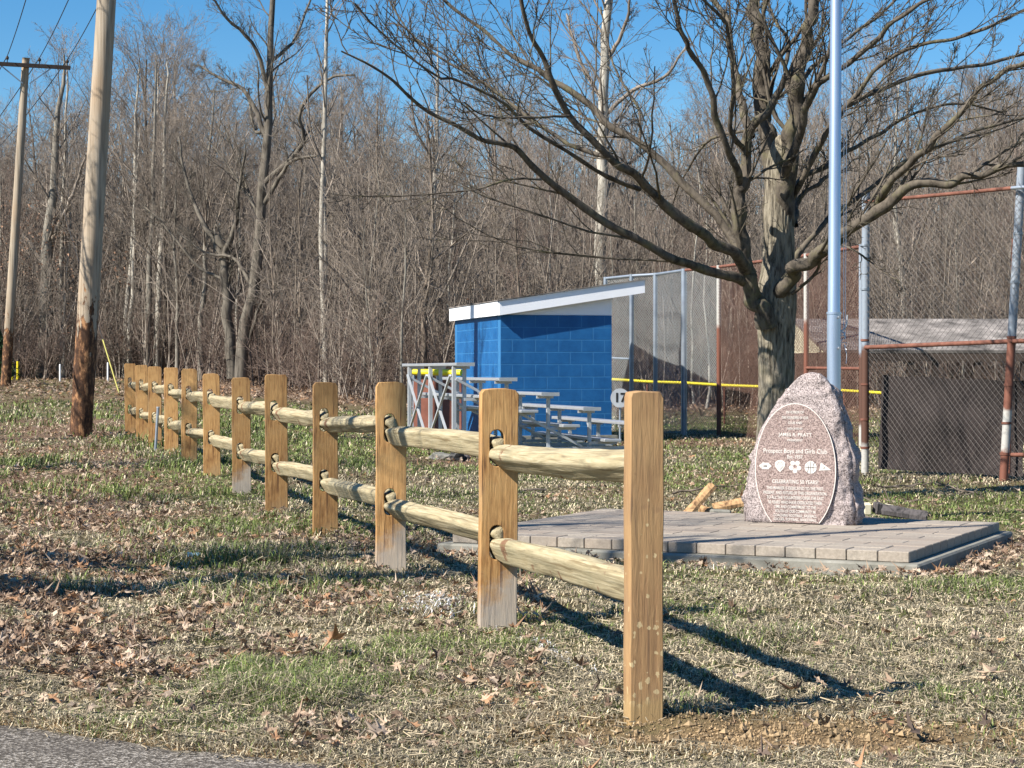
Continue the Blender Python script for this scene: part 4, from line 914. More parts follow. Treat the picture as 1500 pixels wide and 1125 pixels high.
# ------------------------------------------------------------------ logs, debris, small things
def log(x, y, L, r, rz, rx, label, m, name='split_log', dz=0, wedge=True, grp=None):
    n, k = 14, 9; rs = random.Random(int(x * 100 + y)); V = []
    prof = [(math.cos(a) * (1 if math.sin(a) > -.2 or not wedge else 1), math.sin(a)) for a in [2 * math.pi * i / k for i in range(k)]]
    if wedge: prof = [(-1, -.5), (-.3, -.62), (.4, -.6), (1, -.45), (.95, .1), (.45, .55), (0, .95), (-.5, .6), (-.95, .1)]
    for i in range(n):
        s = i / (n - 1) * L - L / 2
        for (a, b) in prof: f = 1 + .22 * mnoise.noise(Vector((s * 7, a * 2 + x, b * 2 + y))); V.append((s + .02 * mnoise.noise(Vector((a * 5, b * 5, x))), a * r * f, b * r * f))
    Q = [(i * k + j, (i + 1) * k + j, (i + 1) * k + (j + 1) % k, i * k + (j + 1) % k) for i in range(n - 1) for j in range(k)]
    c0 = len(V); V += [(-L / 2, 0, 0), (L / 2, 0, 0)]; T = [(c0, j, (j + 1) % k) for j in range(k)] + [(c0 + 1, (n - 1) * k + (j + 1) % k, (n - 1) * k + j) for j in range(k)]
    o = link(name, npmesh(name, V, Q, T, False), m); o.location = (x, y, g1(x, y) + r * .6 + dz); o.rotation_euler = (0, rx, rz); tag(o, label, 'log', grp); return o
log(PX(1024, 14.9), 14.9, .34, .042, R(25), R(-44), 'pale split log propped up at the back of the platform, left of the stone', M['splitlog'], dz=.14)
log(PX(1043, 15.0), 15.0, .20, .038, R(-20), R(12), 'short reddish split log lying between the propped log and the long one', M['splitlog'], dz=.04)
log(PX(1072, 15.3), 15.3, .30, .045, R(8), R(-10), 'long orange split log lying beside the left foot of the stone', M['splitlog'], dz=.08)
log(PX(1300, 14.2), 14.2, .50, .05, R(-8), R(5), 'dark bark covered log lying behind the platform, right of the stone', M['logbark'], dz=.0)
log(PX(1325, 14.6), 14.6, .34, .05, R(-14), R(8), 'dark blue grey log lying on top of the one behind the platform', M['logbark'], dz=.06)
for i, (px, lb) in enumerate([(1270, 'small cut block beside the dark logs, against the stone'), (1286, 'small cut block standing among the dark logs'), (1303, 'small cut block at the end of the dark logs')]):
    mb = MB(); mb.box((0, 0, 0), (.055, .09, .085), bev=.006); o = mb.build('wood_block', M['cream'] if i != 1 else M['logbark']); o.location = (PX(px, 14.8), 14.8, g1(PX(px, 14.8), 14.8) + .13 - .01 * i); o.rotation_euler = (.1, .1 * i, .2 * i); tag(o, lb, 'wood block')
mb = MB(); mb.box((0, 0, 0), (.15, .10, .075), bev=.012); o = mb.build('wood_block', M['concrete']); o.location = (PX(1055, 14.6), 14.6, g1(1.5, 14.6) + .09); o.rotation_euler = (0, .05, .1); tag(o, 'pale flat block lying under the orange log at the back of the platform', 'block')
def rock(px, d, s, label, c, cat='rock', name='rock', dz=0):
    x = PX(px, d); bm = bmesh.new(); bmesh.ops.create_icosphere(bm, subdivisions=3, radius=1)
    for v in bm.verts: v.co = Vector((v.co.x * s[0], v.co.y * s[1], v.co.z * s[2])) * (1 + .35 * mnoise.noise(v.co * 1.5 + Vector((px, 0, 0))))
    me = bpy.data.meshes.new(name); bm.to_mesh(me); bm.free(); o = link(name, me, c); o.location = (x, d, g1(x, d) + s[2] * .5 + dz); tag(o, label, cat); return o
rock(668, 25.0, (.10, .08, .10), 'black rounded stone on the leaf pile seen under the rail', M['black'])
rock(646, 25.3, (.17, .08, .06), 'pale flat stone on the leaf pile left of the black stone', M['concrete'])
rock(683, 25.1, (.06, .05, .06), 'small dark stone right of the black stone', M['logbark'])
def litter():
    x = PX(283, 11.7); mb = MB(); rs = random.Random(2); n = 7
    V = [(i * .012 - .036 + rs.uniform(-.004, .004), j * .012 - .03, rs.uniform(0, .03)) for j in range(6) for i in range(n)]
    V2 = [(a, b, c - .0012) for a, b, c in V]
    Qs = [(j * n + i, j * n + i + 1, (j + 1) * n + i + 1, (j + 1) * n + i) for j in range(5) for i in range(n - 1)]; mb.add(V, Qs); mb.add(V2, [q[::-1] for q in Qs])
    o = mb.build('paper_scrap', plain('pale_blue_paper', (.35, .60, .78), .6)); o.location = (x, 11.7, g1(x, 11.7) + .035); tag(o, 'crumpled pale blue scrap of paper lying in the shaded grass', 'litter')
litter()
def stake():
    d = 25.6; x = PX(227, d); t = thing('steel_stake', 'thin galvanised pipe stake driven into the grass beside the far fence posts', 'stake', (x, d, g1(x, d)), 0)
    mb = MB(); mb.tube([(0, 0, -.1), (.042, 0, .58)], .019, 12); mb.build('pipe', M['galv'], t, True); mb = MB(); mb.tube([(.0415, 0, .575), (.0422, 0, .592)], .0225, 12); mb.build('cap', M['alu'], t, True)
stake()
for px, d, h, m, lb in [(17.5, 66, .62, 'yellow', 'yellow marker post left of the pair at the wood edge'), (26, 66, .66, 'yellow', 'yellow marker post right of the pair at the wood edge'), (88, 63, .56, 'white', 'thin white marker post in front of the flared tree'), (158, 63, .62, 'white', 'thin white marker post right of the near utility pole')]:
    x = PX(px, d); t = thing('marker_post', lb, 'marker post', (x, d, g1(x, d))); mb = MB(); mb.tube([(0, 0, -.1), (0, 0, h)], .045 if m == 'yellow' else .03, 12); mb.build('tube', M[m], t, True)
    mb = MB(); mb.tube([(0, 0, h), (0, 0, h + .03)], [.047 if m == 'yellow' else .032, .02], 12); mb.build('cap', M['black'] if m == 'yellow' else M['white'], t, True)
# big fallen leaves one can single out
for i, (px, py, sz, cc, lb) in enumerate([(487, 968, .16, 4, 'large curled reddish oak leaf on the grass left of the second fence post'), (682, 1015, .13, 1, 'brown oak leaf on the grass between the two nearest posts'), (1450, 1003, .13, 1, 'brown oak leaf lying alone at the right edge of the lawn'),
        (180, 880, .13, 3, 'tan oak leaf on the leaf patch at the left'), (1237, 925, .10, 3, 'small tan leaf on the lawn in front of the platform'), (850, 985, .12, 2, 'dark brown leaf beside the foot of the end post'), (1310, 1010, .12, 0, 'brown leaf at the tip of the end post shadow'), (560, 1090, .11, 6, 'pale leaf near the asphalt edge')]):
    d = (CH - .015) * F / (py - HZ); x = PX(px, d); V, T = leaf_mesh(np.array([x]), np.array([d]), np.array([sz]), .35, .03, .01)
    off = np.array([x, d, g1(x, d)]); c = LC[cc] * 1.05; o = link('oak_leaf', npmesh('oak_leaf', V - off, None, T, False, np.repeat(c[None], len(V), 0)), M['leaf']); o.location = off; tag(o, lb, 'leaf')
def branch(px, py, L, az, lb, seed, z=.03):
    d = (CH - .05) * F / (py - HZ); x = PX(px, d); rs = np.random.default_rng(seed); n = 9; P = np.zeros((1, n, 3)); a = az; p = np.zeros(3)
    for j in range(n): P[0, j] = p; a += rs.normal() * .18; p = p + np.array([math.cos(a), math.sin(a), rs.normal() * .12 + .03]) * L / n
    P[0, :, 2] += z; Rr = np.linspace(.012, .004, n)[None]; parts = [tube_arr(P, Rr, 6)]; c, rc = grow(P, Rr, 7, 5, 45, .4, .6, .02, .2, rs, .15, .98, .003); c[..., 2] = np.abs(c[..., 2]); parts.append(tube_arr(c, rc, 4))
    c, rc = grow(c, rc, 3, 4, 45, .5, .6, .0, .2, rs, .15, .98, .002); c[..., 2] = np.abs(c[..., 2]); parts.append(tube_arr(c, rc, 3))
    o = link('fallen_branch', npmesh('fallen_branch', *merge(parts)), M['bark_brown']); o.location = (x, d, g1(x, d)); tag(o, lb, 'branch')
branch(1345, 730, .9, 2.6, 'twiggy fallen branch lying on the lawn behind the right half of the platform', 3); branch(1440, 722, .7, 2.2, 'thin fallen branch on the lawn near the right fence post', 4); branch(1285, 712, .8, .4, 'forked fallen branch between the stone and the dark screen', 5)
branch(985, 722, .8, .2, 'thin fallen twig on the lawn behind the end post', 6); branch(800, 715, .9, 3.0, 'thin fallen twig on the lawn behind the upper rail', 7)

# ------------------------------------------------------------------ utility poles and lines
def pole(name, label, base, top, r0, r1, arm_z, arm_dir, arm_half, extra):
    b = Vector(base); tpv = Vector(top) - b; t = thing(name, label, 'utility pole', base)
    n, k = 90, 30; pts = np.array([tuple(tpv * (i / (n - 1)) - Vector((0, 0, .15 if i == 0 else 0))) for i in range(n)]); rr = np.linspace(r0, r1, n)
    V, Q = tube_arr(pts[None], rr[None], k); cen = np.repeat(pts, k, 0); nz = np.array([mnoise.fractal(Vector((v[0] * 14, v[1] * 14, v[2] * 2.2)), 1, 2, 3) for v in V])[:, None]
    low = np.clip(1.6 - V[:, 2:3], 0, 1.6) / 1.6; V = cen + (V - cen) * (1 + nz * (.02 + .045 * low))
    T = [(len(V), (n - 1) * k + j, (n - 1) * k + (j + 1) % k) for j in range(k)]; V = np.vstack([V, [tuple(tpv)]])
    link('pole_shaft', npmesh('pole_shaft', V, Q, T, True), M['pole'], t)
    az = Vector((*arm_dir, 0)).normalized(); c = tpv * (arm_z / tpv.z); nn = Vector((-az.y, az.x, 0)); fr = c - nn * (r1 + .05)
    if nn.y > 0: fr = c - nn * (r1 + .05)
    else: fr = c + nn * (r1 + .05)
    mb = MB(); mb.beam(fr - az * arm_half, fr + az * arm_half, .09, .115); mb.build('crossarm', M['dark_wood'], t)
    for s in (-1, 1):
        mb = MB(); mb.beam(fr + az * s * arm_half * .55 + Vector((0, 0, -.06)), fr + Vector((0, 0, -.55)) + az * s * .1, .02, .035); mb.build('brace', M['galv'], t)
    ins = []
    for q in (-.93, -.42, .42, .93) if not extra else (-.93, -.42, .30, .93):
        p = fr + az * arm_half * q + Vector((0, 0, .058)); mb = MB(); mb.tube([p, p + Vector((0, 0, .08)), p + Vector((0, 0, .09)), p + Vector((0, 0, .15)), p + Vector((0, 0, .19))], [.015, .015, .045, .05, .025], 12); mb.build('insulator', M['dark_wood'], t, True); ins.append(b + p + Vector((0, 0, .19)))
    return t, ins
ad = (.93, .36)
_, i1 = pole('utility_pole', 'thick weathered utility pole with peeling dark foot standing near the far end of the fence', (PX(118, 30), 30, PZ(637, 30)), (PX(118, 30) + .62, 30, 10.6), .175, .135, 10.2, ad, 1.3, 0)
_, i2 = pole('utility_pole', 'distant utility pole with crossarm at the left edge', (PX(8, 58), 58, PZ(568, 58) - .02), (PX(38, 58), 58, PZ(85, 58)), .155, .11, 9.78, ad, 1.32, 1)
def cable(a, b, sag, lb, r=.009, name='power_line', grp=None):
    a, b = Vector(a), Vector(b); pts = [a + (b - a) * (i / 24) - Vector((0, 0, 4 * sag * (i / 24) * (1 - i / 24))) for i in range(25)]
    mb = MB(); mb.tube(pts, r, 5); o = mb.build(name, M['cable'], None, True); tag(o, lb, 'cable', grp)
nm = ['leftmost', 'second from the left', 'third from the left', 'rightmost']
for k in range(4): cable(i1[k], i2[k], .35, nm[k] + ' overhead line strung between the two utility poles', .013)
for k in range(4): cable(i2[k], (-34 + k * .9, 104 + k * .3, 11.2), .7, nm[k] + ' overhead line running from the distant pole away to the left', .016)
def guy():
    a = Vector((PX(173, 52), 52, PZ(571, 52))); top = Vector((PX(37, 58), 58, PZ(125, 58))); dr = (top - a).normalized()
    t = thing('guy_wire', 'slanting guy wire with a yellow guard anchoring the distant pole', 'guy wire', a); mb = MB(); mb.tube([-dr * .2, top - a], .008, 6); mb.build('wire', M['cable'], t, True)
    mb = MB(); mb.tube([-dr * .1, dr * 1.75], .02, 8); mb.build('guard', plain('faded_yellow_plastic', (.42, .38, .10), .6), t, True)
guy()

# ------------------------------------------------------------------ blue dugout
def dugout():
    D0 = 31.7; ox, oy = PX(733, D0), D0; az = math.atan2(.24, .97); z0 = PZ(643, D0); t = thing('blue_dugout', 'blue painted concrete block dugout with white fascia and sloping roof', 'dugout', (ox, oy, z0), az)
    CHh = .2; rows = 10; H = PZ(461, D0) - z0; CHh = H / rows
    def wall(name, L, axis, side):   # blocks as slightly rounded boxes over a recessed joint sheet
        mb = MB(); bl = .4; th = .19
        for r in range(rows):
            x = 0 if r % 2 == 0 else -.2
            while x < L - .01:
                a0, a1 = max(x, 0), min(x + bl, L); x += bl
                if a1 - a0 < .03: continue
                g = .006; c = (a0 + a1) / 2; s = a1 - a0 - 2 * g
                zc = CHh * (r + .5); hz = CHh - 2 * g
                if axis == 0: mb.box((c, th / 2, zc), (s, th, hz), bev=.003)
                else: mb.box((th / 2, c + .0, zc), (th, s, hz), bev=.003)
        o = mb.build(name, M['blue'], t)
        mb = MB()
        if axis == 0: mb.box((L / 2, th / 2 + .0, H / 2), (L - .006, th - .003, H - .004))
        else: mb.box((th / 2, L / 2, H / 2), (th - .003, L - .006, H - .004))
        mb.build('joints', M['mortar'], o); return o
    wall('front_wall', 1.93, 0, 0); w2 = wall('side_wall', 3.2, 1, 0); w2.location = (0, .192, 0)
    w3 = wall('rear_wall', 1.93, 0, 0); w3.location = (0, 3.39, 0)
    mb = MB(); mb.box((.95, 1.8, .02), (2.1, 3.8, .06)); mb.build('floor_slab', M['concrete'], t)
    # gable infill and fascia
    u0, u1 = -.05, 2.47; zl, zr = PZ(441.5, D0) - z0, PZ(407.5, D0) - z0
    zb = lambda u: zl + (zr - zl) * (u - u0) / (u1 - u0)
    def quadprism(mb, pts, y0, y1): # pts (u,z) polygon extruded in y
        n = len(pts); V = [(a, y0, b) for a, b in pts] + [(a, y1, b) for a, b in pts]; mb.add(V, [tuple(range(n))[::1]] + [tuple(range(n, 2 * n))[::-1]] + [(i + n, (i + 1) % n + n, (i + 1) % n, i) for i in range(n)])
    for yy in (.015, 3.40):
        mb = MB(); quadprism(mb, [(.015, H + .002), (1.93, H + .002), (1.93, zb(1.93) - .03), (.015, zb(.015) - .03)], yy, yy + .12); mb.build('gable_panel', M['white'], t)
    fh = .235
    for yy in (-.13, 3.72):
        mb = MB(); quadprism(mb, [(u0, zb(u0) - fh), (u1, zb(u1) - fh * .95), (u1, zb(u1)), (u0, zb(u0))], yy, yy + .03); mb.build('fascia', M['white'], t)
    mb = MB(); mb.box((u0 - .012, 1.81, zb(u0) - fh / 2 - .0), (.024, 3.82, fh - .004)); mb.build('fascia', M['white'], t)
    mb = MB(); quadprism(mb, [(u0 - .04, zb(u0) + .003), (u1 + .03, zb(u1) + .006), (u1 + .03, zb(u1) + .020), (u0 - .04, zb(u0) + .017)], -.16, 3.78); mb.build('roof', M['shingle'], t)
    mb = MB(); quadprism(mb, [(u0 + .02, zb(u0) - .14), (u1 - .01, zb(u1) - .14), (u1 - .01, zb(u1) - .002), (u0 + .02, zb(u0) - .002)], -.095, 3.715); 
    mb = MB(); quadprism(mb, [(u0 + .02, zb(u0) - .03), (u1 - .01, zb(u1) - .03), (u1 - .01, zb(u1) - .002), (u0 + .02, zb(u0) - .002)], -.095, 3.715); mb.build('soffit', M['white'], t)
    for v in (1.8,):
        mb = MB(); mb.tube([(1.86, v, 0), (1.86, v, zb(1.86) - .03)], .05, 12); mb.build('roof_post', M['galv'], t, True)
    mb = MB(); mb.box((.45, 1.8, .45), (.3, 3.0, .04)); mb.box((.45, .6, .22), (.25, .06, .42)); mb.box((.45, 3.0, .22), (.25, .06, .42)); mb.build('bench', M['alu'], t)
dugout()

# ------------------------------------------------------------------ bleachers
def bleachers():
    az = math.atan2(.26, .965); ox, oy = PX(695, 26), 26.0; z0 = .085
    t = thing('bleachers', 'small five row aluminium bleachers standing empty in front of the blue dugout', 'bleachers', (ox, oy, z0), az)
    L = 3.6; sw = .25
    for k in range(5):
        u = (4 - k) * .6; z = .40 + .205 * k
        mb = MB(); mb.box((u - sw / 2, L / 2, z - .02), (sw, L, .042), bev=.006); mb.build('seat', M['alu'], t)
        for e in (0, L):
            mb = MB(); mb.box((u - sw / 2, e + (-.004 if e == 0 else .004), z - .02), (sw + .006, .012, .05)); mb.build('end_cap', M['alu'], t)
        if k > 0:
            mb = MB(); mb.box((u + .18, L / 2, z - .46), (sw, L, .04), bev=.006); mb.build('foot_board', M['alu'], t)
    for v in (.28, 1.75, 3.2):
        mb = MB()
        mb.beam((-.3, v, .03), (2.55, v, .03), .05, .05)
        mb.beam((-.22, v, .03), (-.22, v, 1.17), .05, .06); mb.beam((-.22, v, 1.165), (.0, v, 1.165), .045, .04)
        for k in range(5):
            u = (4 - k) * .6; z = .40 + .205 * k
            mb.beam((u - .06, v + .052, .03), (u - .06, v + .052, z - .045), .045, .05)
            mb.beam((u - sw, v + .004, z - .062), (u + (.32 if k else 0), v + .004, z - .062 - (0)), .03, .035) if k == 0 else None
            if k: mb.beam((u - .08, v + .004, z - .5), (u + .33, v + .004, z - .5), .035, .04); mb.beam((u - sw + .01, v + .004, z - .062), (u - .0, v + .004, z - .062), .035, .038)
        mb.beam((-.2, v - .03, 1.0), (1.6, v - .03, .06), .035, .035)
        mb.build('frame', M['alu_frame'], t)
    for (a, b) in ((.30, 1.72), (1.78, 3.18)):
        mb = MB(); mb.beam((-.255, a, .08), (-.255, b, 1.05), .03, .03); mb.beam((-.27, b, .08), (-.27, a, 1.05), .03, .03); mb.build('cross_brace', M['alu_frame'], t)
bleachers()

# ------------------------------------------------------------------ chain link fences
def chainlink(mb_name, A, B, zb, zt, sp, r, m, parent, seed=0, wob=.004):
    """diamond mesh between plan points A and B"""
    rs = np.random.default_rng(seed); A = np.array(A); B = np.array(B); L = np.linalg.norm(B - A); dr = (B - A) / L; nr = np.array([-dr[1], dr[0]]); H = zt - zb; Ps = []
    for sg in (1, -1):
        for c in np.arange(-H, L + H, sp):
            s0, s1 = max(0, c if sg > 0 else c - H), min(L, c + H if sg > 0 else c)
            if s1 - s0 < .02: continue
            s = np.linspace(s0, s1, 9); z = (s - c) if sg > 0 else (c - s)
            s = s + rs.normal(size=9) * wob; z = z + rs.normal(size=9) * wob; z = np.clip(z, 0, H); s = np.clip(s, 0, L)
            bul = .02 * np.sin(s * 2.1 + seed) * np.sin(z * 2.0)
            Ps.append(np.stack([A[0] + dr[0] * s + nr[0] * (r * sg + bul), A[1] + dr[1] * s + nr[1] * (r * sg + bul), zb + z], -1))
    P = np.array(Ps); V, Q = tube_arr(P, np.full(P.shape[:2], r), 3)
    off = np.array(parent.location); return link(mb_name, npmesh(mb_name, V - off, Q), m, parent)
def pipe(name, a, b, r, m, parent, k=14, n=6):
    off = np.array(parent.location); a = np.array(a) - off; b = np.array(b) - off; pts = [tuple(a + (b - a) * i / n) for i in range(n + 1)]; mb = MB(); mb.tube(pts, r, k); return mb.build(name, m, parent, True)
def banded(name, stops):   # pipe paint that changes with height: (z, colour) pairs, worn edges
    t = NT(name); sx = t.n('SeparateXYZ'); t.l(t.coord(), sx.inputs[0]); v = t.math('ADD', t.math('MULTIPLY', sx.outputs[2], .25), t.math('MULTIPLY', t.math('SUBTRACT', t.noise(9, 4, t.coord()), .5), .045))
    r_ = t.ramp(v, [(max(0, z * .25 - .0), c) for z, c in stops]); n = t.noise(30, 4, t.coord()); t.col(t.mix(t.ramp(n, [(.5, 0), (.75, .35)]), r_, (.12, .06, .045))); return t.set(Roughness=.6, Metallic=.1)
GR = (.24, .28, .33); RU = (.18, .072, .048); WH = (.42, .41, .38); DK = (.10, .05, .035)
b_near = banded('worn_pipe_near', [(0, RU), (.30, RU), (.34, WH), (.75, WH), (.79, RU), (1.5, RU), (1.56, GR), (3.5, GR)])
b_mid = banded('worn_pipe_mid', [(0, WH), (.30, WH), (.38, DK), (1.4, DK), (1.46, GR), (3.5, GR)])
b_far = banded('worn_pipe_far', [(0, DK), (.2, RU), (1.95, RU), (2.05, WH), (3.5, WH)])
b_shadow = banded('shadow_painted_pipe', [(0, (.02, .02, .02)), (1.78, (.02, .02, .02)), (1.84, GR), (3.5, GR)])  # shadow on the lower half put into the colour; assigned to no pipe
def backstop():
    # near panels at the right
    dB, dA = 20.0, 21.7; pB = (PX(1481, dB), dB); pA = (PX(1267, dA), dA); dv = np.array(pB) - np.array(pA); pC = tuple(np.array(pB) + dv * 1.15)
    t = thing('backstop_fence', 'tall chain link backstop with rust banded pipe posts at the right edge', 'fence', (pA[0], pA[1], g1(*pA)))
    z = lambda p: g1(*p)
    pipe('post', (pA[0] - .0, pA[1], z(pA) - .1), (pA[0] + .01, pA[1], z(pA) + 3.2), .044, b_mid, t); pipe('post', (PX(1469, dB), dB, z(pB) - .1), (PX(1497, dB), dB, z(pB) + 3.35), .045, b_near, t); pipe('post', (*pC, z(pC) - .1), (*pC, z(pC) + 3.2), .045, b_mid, t)
    pipe('thin_post', (PX(1478, 20.3), 20.3, 0.1), (PX(1484, 20.3), 20.3, 2.6), .016, M['rust'], t)
    def rail(a, b, za, zb_, m, r=.021): pipe('rail', (a[0], a[1] - .03, za), (b[0], b[1] - .03, zb_), r, m, t)
    rail(pA, pB, PZ(296, dA), PZ(276, dB), M['rust']); rail(pA, pB, PZ(509, dA), PZ(500, dB), M['rust'], .025); rail(pB, pC, PZ(500, dB), PZ(494, 18.5), M['rust'], .025); rail(pB, pC, PZ(666, dB), PZ(664, 18.5), M['rust'], .022); rail(pB, pC, PZ(276, dB), PZ(262, 18.5), M['galv'])
    chainlink('chain_mesh', pA, pB, z(pA) + .04, PZ(290, 20.8), .075, .0022, M['wire_dark'], t, 1); chainlink('chain_mesh', pB, pC, z(pB) + .04, PZ(272, 19.3), .075, .0022, M['wire_dark'], t, 2)
    for q in (.3, .62, 1.02, 1.52, 2.1, 2.6):
        for (p, m_) in ((pA, 'rust'), ((PX(1469 + q * 8.5, dB), dB), 'rust')):
            mb = MB(); zz = z(p) + q; mb.tube([(p[0] - t.location.x, p[1] - t.location.y, zz - .012 - t.location.z), (p[0] - t.location.x, p[1] - t.location.y, zz + .012 - t.location.z)], .05, 14); mb.build('band', M['rust' if q < 1.8 else 'galv'], t, True)
    # windscreen sheet hung just behind the mesh
    V = []; n, m = 40, 26; a = np.array([PX(1293, 21.9), 21.9]); b = np.array([PX(1500, 20.25), 20.25])
    for j in range(m):
        for i in range(n):
            u = i / (n - 1); w_ = j / (m - 1); p = a + (b - a) * u; zt = PZ(549 + 8 * u, p[1]) - .015 * math.sin(u * 9) ** 2; z_ = .07 + (zt - .07) * w_; V.append((p[0] - (1 - w_) * .05 * (1 - u), p[1] + .03 * math.sin(u * 14 + w_ * 3) + .02 * math.sin(w_ * 9), z_))
    V2 = [(x, y + .006, zz) for x, y, zz in V]; Qs = [(j * n + i, j * n + i + 1, (j + 1) * n + i + 1, (j + 1) * n + i) for j in range(m - 1) for i in range(n - 1)]; mb = MB(); mb.add(V, Qs); mb.add(V2, [q[::-1] for q in Qs])
    o = mb.build('windscreen', M['screen'], None, True); tag(o, 'dark sagging windscreen sheet hung on the backstop right of the stone', 'windscreen')
backstop()
def netting():
    # the farther run of tall fence, from behind the dugout roof to the near backstop
    pts = [(887, 37.2), (925, 36.6), (960, 36.2), (1002, 35.2), (1053, 34.4), (1181, 31.6), (1262, 29.6)]; tops = [408, 404, 402, 396, 391, 374, 361]
    W = [(PX(p, d), d) for p, d in pts]; t = thing('tall_chain_fence', 'tall grey and rusty chain link fence running behind the dugout and the big tree', 'fence', (W[0][0], W[0][1], g1(*W[0])))
    mats = [M['galv'], M['galv'], M['galv'], M['galv'], b_far, b_far, b_mid]
    for (p, m, tp, (px, d)) in zip(W, mats, tops, pts):
        b0 = g1(*p); pipe('post', (p[0], p[1], b0 - .1), (p[0], p[1], PZ(tp, d) + .03), .042 if px != 1002 else .055, m, t)
    for i in range(6):
        a, b = W[i], W[i + 1]; za, zb_ = PZ(tops[i], pts[i][1]), PZ(tops[i + 1], pts[i + 1][1])
        pipe('rail', (*a, za), (*b, zb_), .028, M['galv'] if i < 3 else M['rust'], t)
        chainlink('chain_mesh', a, b, min(g1(*a), g1(*b)) + .03, min(za, zb_) - .0, .055, .0043 if i < 4 else .0040, M['wiremesh'] if i < 4 else M['wire_rust'], t, 10 + i)
    a, b = W[5], W[6]; pipe('rail', (*a, PZ(539, pts[5][1])), (*b, PZ(540, pts[6][1])), .026, M['rust'], t)
    a, b = W[0], W[1]; pipe('rail', (*a, PZ(524, pts[0][1])), (*b, PZ(526, pts[1][1])), .022, M['galv'], t)
    # number plate
    d = 31.6; s = thing('number_sign', 'round white sign with the number 17 at the right edge of the blue dugout', 'sign', (PX(908.5, d), d, PZ(583, d)))
    mb = MB(); mb.tube([(0, .045, g1(PX(906, d), d) - PZ(582, d) - .05), (0, .045, .1)], .02, 10); mb.build('post', M['galv'], s, True)
    n = 40; r = .158; mb = MB(); V = [(r * math.cos(2 * math.pi * i / n), 0, r * math.sin(2 * math.pi * i / n)) for i in range(n)]; V += [(a, .02, c) for a, b, c in V] + [(0, 0, 0), (0, .02, 0)]
    mb.add(V, [(i, n + i, n + (i + 1) % n, (i + 1) % n) for i in range(n)], [(i, (i + 1) % n, 2 * n) for i in range(n)] + [(n + (i + 1) % n, n + i, 2 * n + 1) for i in range(n)]); mb.build('disc', M['alu_frame'], s)
    fc = bpy.data.curves.new('n', 'FONT'); fc.body = '17'; fc.size = .21; fc.align_x = 'CENTER'; fc.align_y = 'CENTER'; fc.extrude = .002; fc.offset = .006; o = bpy.data.objects.new('n', fc); C.objects.link(o)
    dg = bpy.context.evaluated_depsgraph_get(); me = bpy.data.meshes.new_from_object(o.evaluated_get(dg)); bpy.data.objects.remove(o); me.transform(Matrix.Rotation(R(90), 4, 'X')); me.materials.clear(); lo = link('numerals', me, M['black'], s); lo.location = (.0, -.004, 0)
netting()
def yellow_fence():
    a = (PX(893, 41.5), 41.5); b = (PX(1420, 39.0), 39.0); za, zb_ = PZ(555.5, 41.5), PZ(581, 39.0); t = thing('low_field_fence', 'low mesh outfield fence topped with a bright yellow guard tube', 'fence', (a[0], a[1], g1(*a)))
    n = 9; W = [(a[0] + (b[0] - a[0]) * i / n, a[1] + (b[1] - a[1]) * i / n, za + (zb_ - za) * i / n) for i in range(n + 1)]
    off = np.array(t.location); mb = MB(); mb.tube([tuple(np.array(p) - off + np.array([0, 0, -.012 * (i % 2)])) for i, p in enumerate(W)], .031, 12); mb.build('guard_tube', M['yellow'], t, True)
    for p in W: pipe('post', (p[0], p[1] + .03, g1(p[0], p[1]) - .05), (p[0], p[1] + .03, p[2] - .03), .022, M['rust'], t)
    chainlink('chain_mesh', a, b, g1(*a), min(za, zb_) - .03, .10, .003, M['wire_rust'], t, 30)
    a = (PX(606, 33.5), 33.5); b = (PX(676, 33.0), 33.0); za = PZ(545, 33.5); t = thing('low_field_fence', 'short yellow topped fence with brown windscreen seen under the bleachers', 'fence', (a[0], a[1], g1(*a)))
    off = np.array(t.location); mb = MB(); mb.tube([np.array((*a, za)) - off, np.array((*b, PZ(546, 33))) - off], .055, 12); mb.build('guard_tube', M['yellow'], t, True)
    for q in (0, .5, 1): p = np.array(a) + (np.array(b) - np.array(a)) * q; pipe('post', (p[0], p[1] + .03, .0), (p[0], p[1] + .03, za - .03), .022, M['galv'], t)
    mb = MB(); mb.beam(np.array((*a, .62)) - off, np.array((*b, .62)) - off, .01, .86); mb.build('windscreen', M['brownscreen'], t)
yellow_fence()

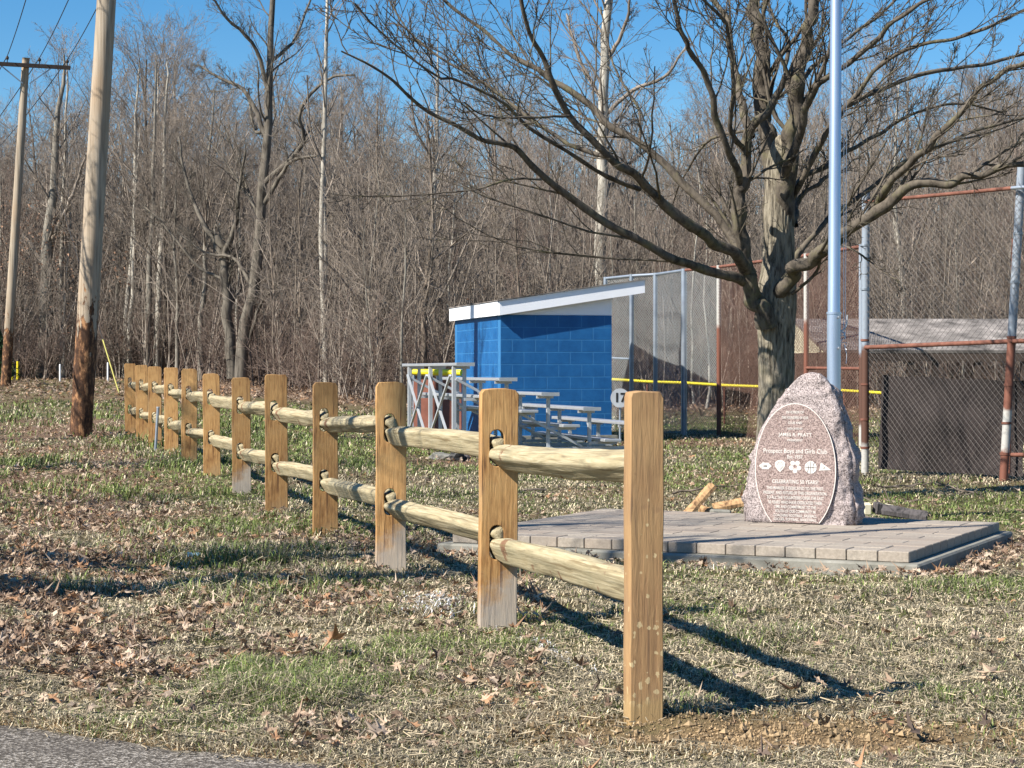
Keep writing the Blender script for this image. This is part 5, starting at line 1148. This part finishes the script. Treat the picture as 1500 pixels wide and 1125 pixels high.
# ------------------------------------------------------------------ second dugout at the right
def dugout2():
    y0, y1 = 31.4, 34.2; xl, xr = PX(1212, y0), PX(1212, y0) + 6.5; ze, zr = PZ(513, y0), PZ(472, y1 - 1.0) + .06; g = g1(xl, y0)
    t = thing('shingled_dugout', 'old open dugout with weathered shingle roof and cream gable behind the backstop', 'dugout', (xl, y0, g)); L = xr - xl
    ya = y1 - y0 - 1.0; zE, zR = ze - g, zr - g; sk = -.32
    def slab(V, name, m, th=.05):
        V = [Vector(v) for v in V]; n = (V[1] - V[0]).cross(V[2] - V[1]).normalized() * th; mb = MB(); P = [tuple(v) for v in V] + [tuple(v - n) for v in V]
        mb.add(P, [(0, 1, 2, 3), (7, 6, 5, 4), (0, 4, 5, 1), (1, 5, 6, 2), (2, 6, 7, 3), (3, 7, 4, 0)]); return mb.build(name, m, t)
    slab([(-.05, -.1, zE), (L, -.1, zE), (L, ya, zR), (sk, ya, zR)], 'roof', M['shingle'])
    slab([(sk, ya + .004, zR), (L, ya + .004, zR), (L, ya + 1.6, zE + .1), (sk * 1.6, ya + 1.6, zE + .1)], 'roof', M['shingle'])
    mb = MB(); mb.beam((-.05, -.06, zE - .10), (L, -.06, zE - .10), .04, .17); mb.build('fascia', M['dark_wood'], t)
    mb = MB(); mb.add([(-.04, -.02, zE - .03), (sk - .02, ya, zE - .03), (sk * 1.6, ya + 1.5, zE - .03), (sk, ya, zR - .06), (-.02, -.02, zE - .03), (sk, ya, zE - .03), (sk * 1.6 + .02, ya + 1.5, zE - .03), (sk + .02, ya, zR - .06)], [], [(0, 3, 1), (1, 3, 2), (4, 5, 7), (5, 6, 7)]); 
    # solid gable board
    p = [(0, -.02), (sk, ya), (sk * 1.6, ya + 1.5)]; V = []
    for dx in (0, .03): V += [(p[0][0] + dx, p[0][1], zE - .04), (p[1][0] + dx, p[1][1], zE - .04), (p[2][0] + dx, p[2][1], zE - .04), (p[2][0] + dx, p[2][1], zE + .02), (p[1][0] + dx, p[1][1], zR - .06)]
    mb = MB(); mb.add(V, [(0, 4, 3, 1), (5, 6, 8, 9)], [(1, 3, 2), (6, 7, 8)]); mb.build('gable', M['cream'], t)
    mb = MB(); mb.beam((-.03, -.05, zE - .10), (sk * 1.6 - .03, ya + 1.5, zE - .10), .04, .13); mb.build('fascia', M['dark_wood'], t)
    for x in [PX(p, y0) - xl for p in (1334, 1370, 1432, 1500, 1570)]: mb = MB(); mb.box((x, .0, (zE - .12) / 2), (.09, .09, zE - .14)); mb.build('roof_post', M['dark_wood'], t)
dugout2()
# evergreen shrub at the far left edge
def shrub():
    d = 64; x = PX(-4, d); t = thing('evergreen_shrub', 'small dark green evergreen shrub at the far left edge of the wood', 'shrub', (x, d, g1(x, d))); mb = MB(); mb.tube([(0, 0, -.1), (.03, 0, 1.1)], [.05, .015], 8); mb.build('trunk', M['bark_brown'], t, True)
    rs = np.random.default_rng(6); n = 5000; h = rs.random(n); r = (1 - h) * .75 * np.sqrt(rs.random(n)) * (.8 + .4 * rs.random(n)); a = rs.random(n) * 6.28; c = np.stack([r * np.cos(a), r * np.sin(a), .15 + h * 1.7], -1)
    V = c[:, None] + rs.normal(size=(n, 3, 3)) * .035; col = np.array([.035, .075, .03]) * (.5 + rs.random((n, 1))); link('foliage', npmesh('foliage', V.reshape(-1, 3), None, np.arange(n * 3).reshape(-1, 3), False, np.repeat(col, 3, 0)), M['grass'], t)
shrub()
